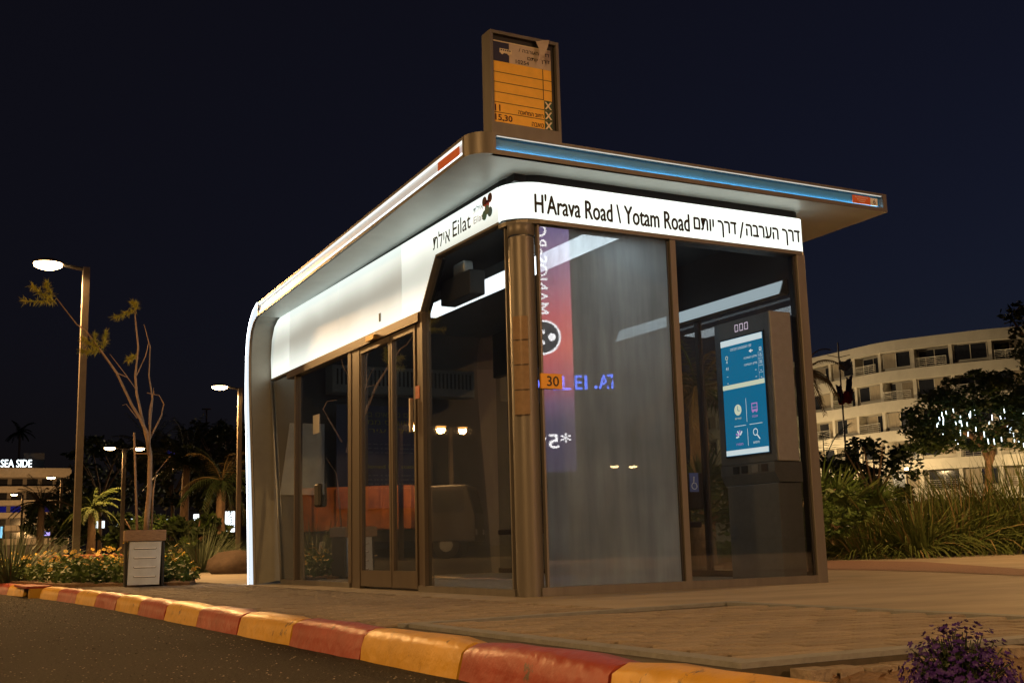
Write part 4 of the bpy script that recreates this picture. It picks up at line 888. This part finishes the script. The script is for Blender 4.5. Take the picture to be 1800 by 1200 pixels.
m = MB(); m.box(la.x-.5,lb_.x+.5,-1.4,-1.3,22.82*kz,22.99*kz); m.build('sign_rail', DK, SB)
spot('facade_light', (L_*.6,-26,7), 13000, SODIUM, typ='POINT', rad=1, parent=SB)
a, L_, rzz = frame2(345,440,95,95); DBd = empty('dark_building', (a.x,a.y,0), rzz, label='unlit building with a rooftop truss behind the palms', cat='building')
m = MB(); m.box(0,L_,0,8,0,9.6); m.build('wall', mat('dark_wall', (.06,.05,.05), .9), DBd)
for i in range(6): m = MB(); m.tube([(i*L_/6,0,9.6),(i*L_/6+L_/12,0,10.1),(i*L_/6+L_/6,0,9.6)], .05, 4); m.build('truss', DK, DBd)
m = MB(); m.box(.5,.62,1,1.1,9.6,11.6); m.box(.2,.9,1,1.1,11.5,11.6); m.build('antenna', DK, DBd)
# dark hotel seen through the misted glass, with a half dead blue neon name
a, L_, rzz = frame2(880,1190,68,68); HB = empty('neon_hotel', (a.x,a.y,0), rzz, label='dark flat hotel with blue neon lettering seen through the misted pane', cat='building')
m = MB(); m.box(0,L_,0,10,0,8.3); m.build('wall', mat('night_wall', (.05,.05,.055), .9), HB)
for zf in (2.2,5.0):
    for i in range(4): m = MB(); x = .6+i*L_/4; m.box(x,x+1.5,-.03,-.005,zf,zf+1.5); m.build('window', WD, HB)
Rzi = Matrix.Rotation(-rzz,3,'Z')
def hl(px, py): q_ = at(px,py,67.6); return Rzi @ (q_-Vector((a.x,a.y,0)))
NEON = emat('neon_blue', (.12,.2,1.0), 8); NDIM = emat('neon_dim', (.15,.2,1.0), 2.6)
zz0 = hl(1000,685).z; hh_ = hl(1000,661).z-zz0
for s_, pa_, pb2, mm in (('H',900,920,NEON),('O',925,948,NDIM),('T',952,968,NEON),('E',972,984,NDIM),('L',988,1003,NEON),('E',1011,1023,NEON),('I',1028,1032,NEON),('A',1053,1070,NEON),('T',1068,1085,NEON)):
    text('neon_letter', s_, mm, (hl(pa_,672).x,-.3,zz0), (1,0,0), (0,0,1), width=hl(pb2,672).x-hl(pa_,672).x, height=hh_, parent=HB, bold=.03)
text('neon_letter', '.', NEON, (hl(1044,672).x,-.3,zz0), (1,0,0), (0,0,1), width=.2, height=.2, parent=HB)
m = MB(); m.box(hl(900,672).x,hl(1086,672).x,-.28,-.2,zz0-.12,zz0-.04); m.build('sign_rail', DK, HB)
# curved hotel on the right
HT = empty('curved_hotel', tuple(at(1575,960,115).xy)+(0,), label='curved pale hotel with balconies and railings on the right', cat='building'); HO = Vector(HT.location)
ctrl = [(1240,140),(1330,131),(1420,124),(1500,119),(1575,115),(1650,113.4),(1775,112),(1880,112.5),(1980,114)]
cp = [Vector(at(px,960,d_)).xy for px, d_ in ctrl]; cp = [Vector((p_.x-HO.x,p_.y-HO.y,0)) for p_ in cp]
path = []
for i in range(len(cp)-1):
    p0, p1, p2, p3 = cp[max(i-1,0)], cp[i], cp[i+1], cp[min(i+2,len(cp)-1)]
    for k in range(12):
        t = k/12; path.append(.5*((2*p1)+(p2-p0)*t+(2*p0-5*p1+4*p2-p3)*t*t+(3*p1-p0-3*p2+p3)*t**3))
path.append(cp[-1])
cum = [0]
for i in range(1,len(path)): cum.append(cum[-1]+(path[i]-path[i-1]).length)
def pos(s_):
    s_ = max(0,min(cum[-1]-1e-4,s_)); i = max(j for j in range(len(cum)) if cum[j] <= s_); i = min(i,len(path)-2); t = (s_-cum[i])/(cum[i+1]-cum[i]); p_ = path[i].lerp(path[i+1],t); d_ = (path[i+1]-path[i]).normalized(); return p_, Vector((-d_.y,d_.x,0))
_t, nrm = pos(cum[-1]*.5); sgn_ = 1 if nrm.dot(HO-CAM) > 0 else -1          # + points away from the viewer
def hp_(s_, back, z): p_, n_ = pos(s_); q_ = p_+n_*(sgn_*back); return (q_.x,q_.y,z)
HC = mat('hotel_cream', (.52,.48,.40), .8, 0, .08, 1); HW = mat('hotel_wall', (.42,.385,.32), .8, 0, .1, 1); RAIL = mat('rail_metal', (.5,.48,.44), .4, .5); CURT = mat('curtain', (.30,.25,.18), .8, 0, .35, 5, stretch=(6,6,.2)); FRM = mat('window_frame', (.5,.46,.38), .5)
Ltot = cum[-1]; bay = 3.45; nb = int(Ltot/bay)
def ring(name, b0, b1, z0_, z1_, m_):
    m = MB(); ss = [Ltot*i/60 for i in range(61)]
    m.grid([[hp_(s_,b0,z0_) for s_ in ss],[hp_(s_,b0,z1_) for s_ in ss],[hp_(s_,b1,z1_) for s_ in ss],[hp_(s_,b1,z0_) for s_ in ss],[hp_(s_,b0,z0_) for s_ in ss]]); return m.build(name, m_, HT)
ring('wall', 1.3, 9, 0, at(1575,612,115).z, HW)
tz = at(1575,600,115).z; pz_ = (tz-at(1575,757,115).z)/3; tops = [tz-i_*pz_ for i_ in range(6)]
for i, t_ in enumerate(tops): ring('floor_band', 0, 1.29, t_-1.0, t_, HC)
for fi, t_ in enumerate(tops[1:], 0):
    zf = t_; zc = tops[fi]-1.0
    for i in range(nb):
        s0_ = i*bay+.25; s1_ = s0_+bay-.5; bal = (i+fi) % 2 == 0; q_ = random.Random(i*7+fi)
        m = MB(); m.obox(hp_(i*bay-.16,.25,zf), Vector(hp_(i*bay+.16,.25,zf))-Vector(hp_(i*bay-.16,.25,zf)), Vector(hp_(i*bay,1.28,zf))-Vector(hp_(i*bay,.25,zf)), (0,0,zc-zf)); m.build('pier', HC, HT)
        zlo = zf-.55 if bal else zf+.05; back = 1.22 if bal else .5
        if not bal: m = MB(); m.grid([[hp_(s_,.62,z_) for s_ in (s0_-.1,s1_+.1)] for z_ in (zf-.1,zc)]); m.build('infill_wall', HW, HT)
        m = MB(); m.grid([[hp_(s_,back,z_) for s_ in (s0_,s1_)] for z_ in (zf+.02 if bal else zf+.35,zc-.12)]); wn = m.build('window', WD, HT)
        mid = (s0_+s1_)/2; z_a, z_b = (zf+.02 if bal else zf+.35), zc-.12
        for sa, sb in ((s0_,s0_+.07),(mid-.035,mid+.035),(s1_-.07,s1_)): m = MB(); m.grid([[hp_(s_,back-.03,z_) for s_ in (sa,sb)] for z_ in (z_a,z_b)]); m.build('frame', FRM, wn)
        if q_.random() < .75:
            sa, sb = (s0_+.07,mid-.03) if q_.random() < .5 else (mid+.03,s1_-.07); m = MB(); m.grid([[hp_(s_,back-.015,z_) for s_ in (sa,sb)] for z_ in (z_a,z_b)]); m.build('curtain', CURT, wn)
        if bal:
            m = MB()
            for k in range(5): m.tube([hp_(s0_+.1,.05,zf+.12+k*.18), hp_(mid,.05,zf+.12+k*.18), hp_(s1_-.1,.05,zf+.12+k*.18)], .022 if k < 4 else .035, 4)
            for k in range(4): s_ = s0_+.1+(s1_-s0_-.2)*k/3; m.tube([hp_(s_,.05,zf),hp_(s_,.05,zf+.85)], .025, 4)
            m.build('railing', RAIL, HT)
for s_, z_, e_ in ((Ltot*.30,7.2,900),(Ltot*.42,7.0,900),(Ltot*.52,5.0,1500),(Ltot*.68,6.0,1100),(Ltot*.85,6.0,1100)):
    q_ = hp_(s_,-4.2,z_); m = MB(); m.lathe([(0,.18),(.16,.1),(.2,0),(.12,-.1),(0,-.12)], q_, 10); m.build('wall_lamp', emat('hotel_lamp', (1,.72,.32), 14), HT); m = MB(); m.tube([hp_(s_,-4.2,0),hp_(s_,-4.2,z_-.1)], .06, 6); m.build('lamp_post', DK, HT)
    spot('wall_lamp_light', (q_[0],q_[1],q_[2]+.5), e_, (1,.70,.34), typ='POINT', rad=.4, parent=HT)
q_ = hp_(Ltot*.5,-34,9); spot('plaza_flood', q_, 15000, (1,.74,.42), typ='POINT', rad=1, parent=HT)
# warmly lit room by the tree
m = MB(); s_ = Ltot*.545; m.grid([[hp_(x_,1.1,z_) for x_ in (s_,s_+2.2)] for z_ in (tops[2]+.05,tops[1]-1.1)]); m.build('lit_window', emat('warm_room', (1,.6,.15), .5), HT)
# flags
fpz = at(1499,960,70); FP = empty('flagpole', (fpz.x,fpz.y,0), label='tall flagpole with drooping red and dark flags before the curved hotel', cat='flagpole')
m = MB(); m.tube([(0,0,0),(0,0,at(1499,600,70).z)], [.07,.04], 8); m.build('pole', mat('pole_brown', (.25,.18,.12), .5), FP)
m = MB(); zc = at(1499,622,70).z; m.tube([(-.6,.3,zc),(0,0,zc-.15),(.6,-.3,zc)], .02, 4); m.build('crossarm', DK, FP)
for px0, px1, py0, py1, cc, sd in ((1470,1482,675,705,(.08,.05,.14),1),(1473,1488,690,708,(.6,.05,.05),2),(1486,1499,662,690,(.05,.03,.12),3),(1485,1500,685,706,(.55,.05,.04),4),(1475,1497,632,648,(.35,.37,.4),5)):
    q_ = random.Random(sd); A_ = at(px0,py0,70)-fpz; B_ = at(px1,py1,70)-fpz; A_.z += fpz.z; B_.z += fpz.z; m = MB()
    m.grid([[(A_.x+(B_.x-A_.x)*i/8+.05*math.sin(i*1.9+j), A_.y+(B_.y-A_.y)*i/8+.08*math.sin(i*1.7+j*.8+sd), A_.z+(B_.z-A_.z)*j/5-.12*math.sin(i*.5)) for i in range(9)] for j in range(6)]); m.build('flag', mat('flag_%d' % sd, cc, .8, 0, .4, 3), FP, smooth=True)
# ------------------------------------------------------------------ right: bed, grasses, tree with lights
b = MB(); edge = [(3.2,5.6+1.6),(6.64,6.86),(11.6,9.8),(15.0,11.66),(21.9,13.8),(40,20)]
b.prism(edge+[(60,60),(6,60)], -.1, .06); tag(b.build('bed_soil', DIRT), kind='structure')
GD = [(1500,18.0,.62,.04,'low arching grass clump nearest the shelter post'),(1590,18.2,.95,.05,'broad arching grass clump right of the fan palms'),(1650,19.2,1.1,.05,'arching grass clump in the middle of the right bed'),(1705,19.8,1.2,.05,'tall grass clump below the tree with hanging lights'),(1760,20.5,1.4,.05,'tall dense grass clump near the right edge'),(1812,20.8,1.55,.05,'tallest grass clump cut by the right edge of the picture'),(1620,21,1.05,.04,'grass clump behind the broad arching one'),(1735,22.5,1.55,.04,'tall reddish grass at the back of the right bed'),(1675,22,1.2,.04,'feathery grass behind the middle clump')]
for i, (px, d_, Hh, w_, lb) in enumerate(GD):
    q = at(px, 960, d_); tuft('ornamental_grass', (q.x,q.y,.05), 1.3, Hh, 420, w_*.75, 2.0, lb, 'grass', LF_GR, LF_DRY, 'ornamental grasses in the right bed', lean=(-.35,.1), seed=60+i, spread=1.3)
for i, (px, d_, h, R_, lb) in enumerate(((1475,19,.55,1.0,'fan palm right beside the shelter post'),(1525,20,.5,.95,'fan palm left of the arching grasses'),(1225,12,.5,.8,'fan palm seen through the clear right pane'),(1445,22,.7,1.1,'fan palm half hidden by the shelter post'))):
    palm(gp(px,d_), h, R_, lb, 80+i, 20, LF_MID, fan=True, lw=.05, r=.1, m2=LF_GR, group='fan palms in the right bed')
palm(gp(1460,48), 3.2, 2.1, 'slender palm in front of the hotel just right of the shelter post', 90, 14, LF_DK, 1.2, .07)
palm(gp(1240,19), 2.7, 1.7, 'palm with drooping fronds seen through the clear right pane', 91, 22, LF_DRY, 2.0, .05, m2=LF_MID)
palm(gp(1432,30), 4.3, 1.3, 'pale drooping palm top beside the shelter post', 92, 16, LF_DRY, 2.2, .04)
tree(gp(1545,42), 3.6, (1.6,1.6,1.7), 'dark rounded bush between the palm and the big tree', 100, LF_DK, None, 50, 40, .12, 'bush', cat='bush')
tree(gp(1505,44), 2.9, (1.3,1.3,1.3), 'low dark bush left of the rounded one before the hotel', 103, LF_DK, None, 40, 36, .12, 'bush', cat='bush')
tree(gp(1255,16), 1.3, (.9,.9,.6), 'dense green shrub seen through the clear right pane', 106, LF_MID, None, 50, 40, .06, 'bush', trunk_r=.05, cat='bush')
tree(gp(1400,17), 1.1, (.9,.9,.5), 'dense green shrub seen behind the kiosk', 109, LF_MID, None, 50, 40, .06, 'bush', trunk_r=.05, cat='bush')
ground_cover('low_groundcover', [(6.7,7.0),(11.6,9.95),(12.3,11),(7.2,9)], 420, .15, .4, 26, 0, 'low leafy groundcover along the right bed edge', 8)
tq = at(1742,960,40); LT = empty('lit_tree', (tq.x,tq.y,0), label='broad leafy tree hung with white light tubes on the right', cat='tree')
def lp(px, py, dd=0): q_ = at(px,py,40+dd); return Vector((q_.x-tq.x,q_.y-tq.y,q_.z))
LBK = mat('lit_bark', (.42,.27,.16), .8, 0, .2, 12, bump=.4, bscale=20)
m = MB()
for pts, r0 in (([(1742,940),(1738,860),(1738,810),(1728,785),(1712,770),(1690,745)],.14),([(1738,815),(1746,790),(1742,775),(1752,755),(1765,720)],.12),([(1712,770),(1680,750),(1650,735)],.07),([(1752,755),(1790,735),(1810,720)],.06),([(1728,785),(1722,740),(1720,700)],.06)):
    m.tube([lp(*t) for t in pts], [r0*(1-.6*i/(len(pts)-1)) for i in range(len(pts))], 8)
m.build('trunk', LBK, LT, smooth=True)
q_ = random.Random(5); m = MB()
for i in range(290):
    px = q_.uniform(1598,1840); t_ = (px-1598)/240; top = 705-58*math.sin(min(1,t_*1.25)*math.pi*.62)+q_.uniform(0,14); py = top+q_.random()**1.0*(795-top)*(.9+.1*q_.random())
    m.cur = 1 if q_.random() < .45 else 0; c_ = lp(px,py,q_.uniform(-1.9,1.9)); leaves(m, c_, (.40,.40,.22), 48, .085, q_)
m.build('crown', [LF_MID, LF_GR], LT, smooth='leaf')
for i in range(48):
    px = q_.uniform(1632,1830); py = q_.uniform(712,778); c_ = lp(px,py,q_.uniform(-2.2,-.6)); L_ = q_.uniform(.08,.2); m = MB(); m.tube([c_,c_-Vector((q_.uniform(-.03,.03),0,L_))], .012, 5); m.build('light_tube', emat('tube_white', (.8,.95,1), 4), LT)
up_ = lp(1728,842,-1.6); spot('uplight', (up_.x,up_.y,.35), 170, (1,.6,.25), typ='POINT', rad=.08, parent=LT)
m = MB(); m.lathe([(.09,0),(.09,.2),(.07,.24),(0,.24)], (up_.x,up_.y,0), 10); m.build('uplight_lamp', DK, LT)
q = at(1830,585,30); tree((q.x,q.y,0), at(1830,560,30).z+.4, (1.0,1.0,1.2), 'dark overhanging treetop at the right edge of the picture', 120, LF_DK, None, 34, 30, .09, 'leafy_tree')
# violet flower clump in the soil by the kerb
q = onplane(1690,1226,2,-.05); VF = empty('violet_flowers', (q.x,q.y,-.05), label='small round clump of violet flowers in the soil by the kerb', cat='flowers'); m = MB(); q_ = random.Random(9)
RV = .135
for i in range(1000):
    while True:
        p_ = Vector((q_.uniform(-1,1),q_.uniform(-1,1),q_.uniform(-.2,1)))
        if p_.length < 1: break
    p_ = p_.normalized()*RV*(.6+.45*q_.random()); p_.z = abs(p_.z)*1.15+.02; n_ = (p_+Vector((q_.gauss(0,.05),q_.gauss(0,.05),q_.gauss(0,.05)))).normalized(); u = n_.cross(Vector((.3,.2,1))).normalized(); w = n_.cross(u); s_ = q_.uniform(.0038,.0068)
    for k in range(5):
        a_ = k*1.2566+i; d_ = u*math.cos(a_)+w*math.sin(a_); e_ = u*math.cos(a_+1.57)+w*math.sin(a_+1.57); m.face([p_, p_+d_*s_*.7+e_*s_*.5+n_*.002, p_+d_*s_*1.3+n_*.003, p_+d_*s_*.7-e_*s_*.5+n_*.002])
m.build('blossoms', PUR, VF, smooth='leaf'); m = MB()
for i in range(120):
    a_ = q_.uniform(0,6.28); el = q_.uniform(.1,1.2); d_ = Vector((math.cos(a_)*math.sin(el),math.sin(a_)*math.sin(el),math.cos(el))); m.tube([(0,0,0),d_*RV*.5,d_*RV*q_.uniform(.8,1.02)+Vector((0,0,.02))], .0014, 3, False); leaves(m, d_*RV*.6, (.04,.04,.04), 5, .011, q_)
m.build('stems', LF_DK, VF, smooth='leaf')
# soil crumbs and pebbles near the pit
m = MB(); q_ = random.Random(3)
for i in range(260):
    x, y = q_.uniform(-1.7,.6), q_.uniform(-5.2,-4.2); r_ = q_.uniform(.004,.014); leaves(m, (x,y,-.038+r_*.4), (r_,r_,r_*.6), 3, r_, q_)
o = m.build('soil_litter', DIRT, smooth='leaf'); tag(o, 'dry crumbs and leaf litter on the planting soil', 'litter', kind='stuff')
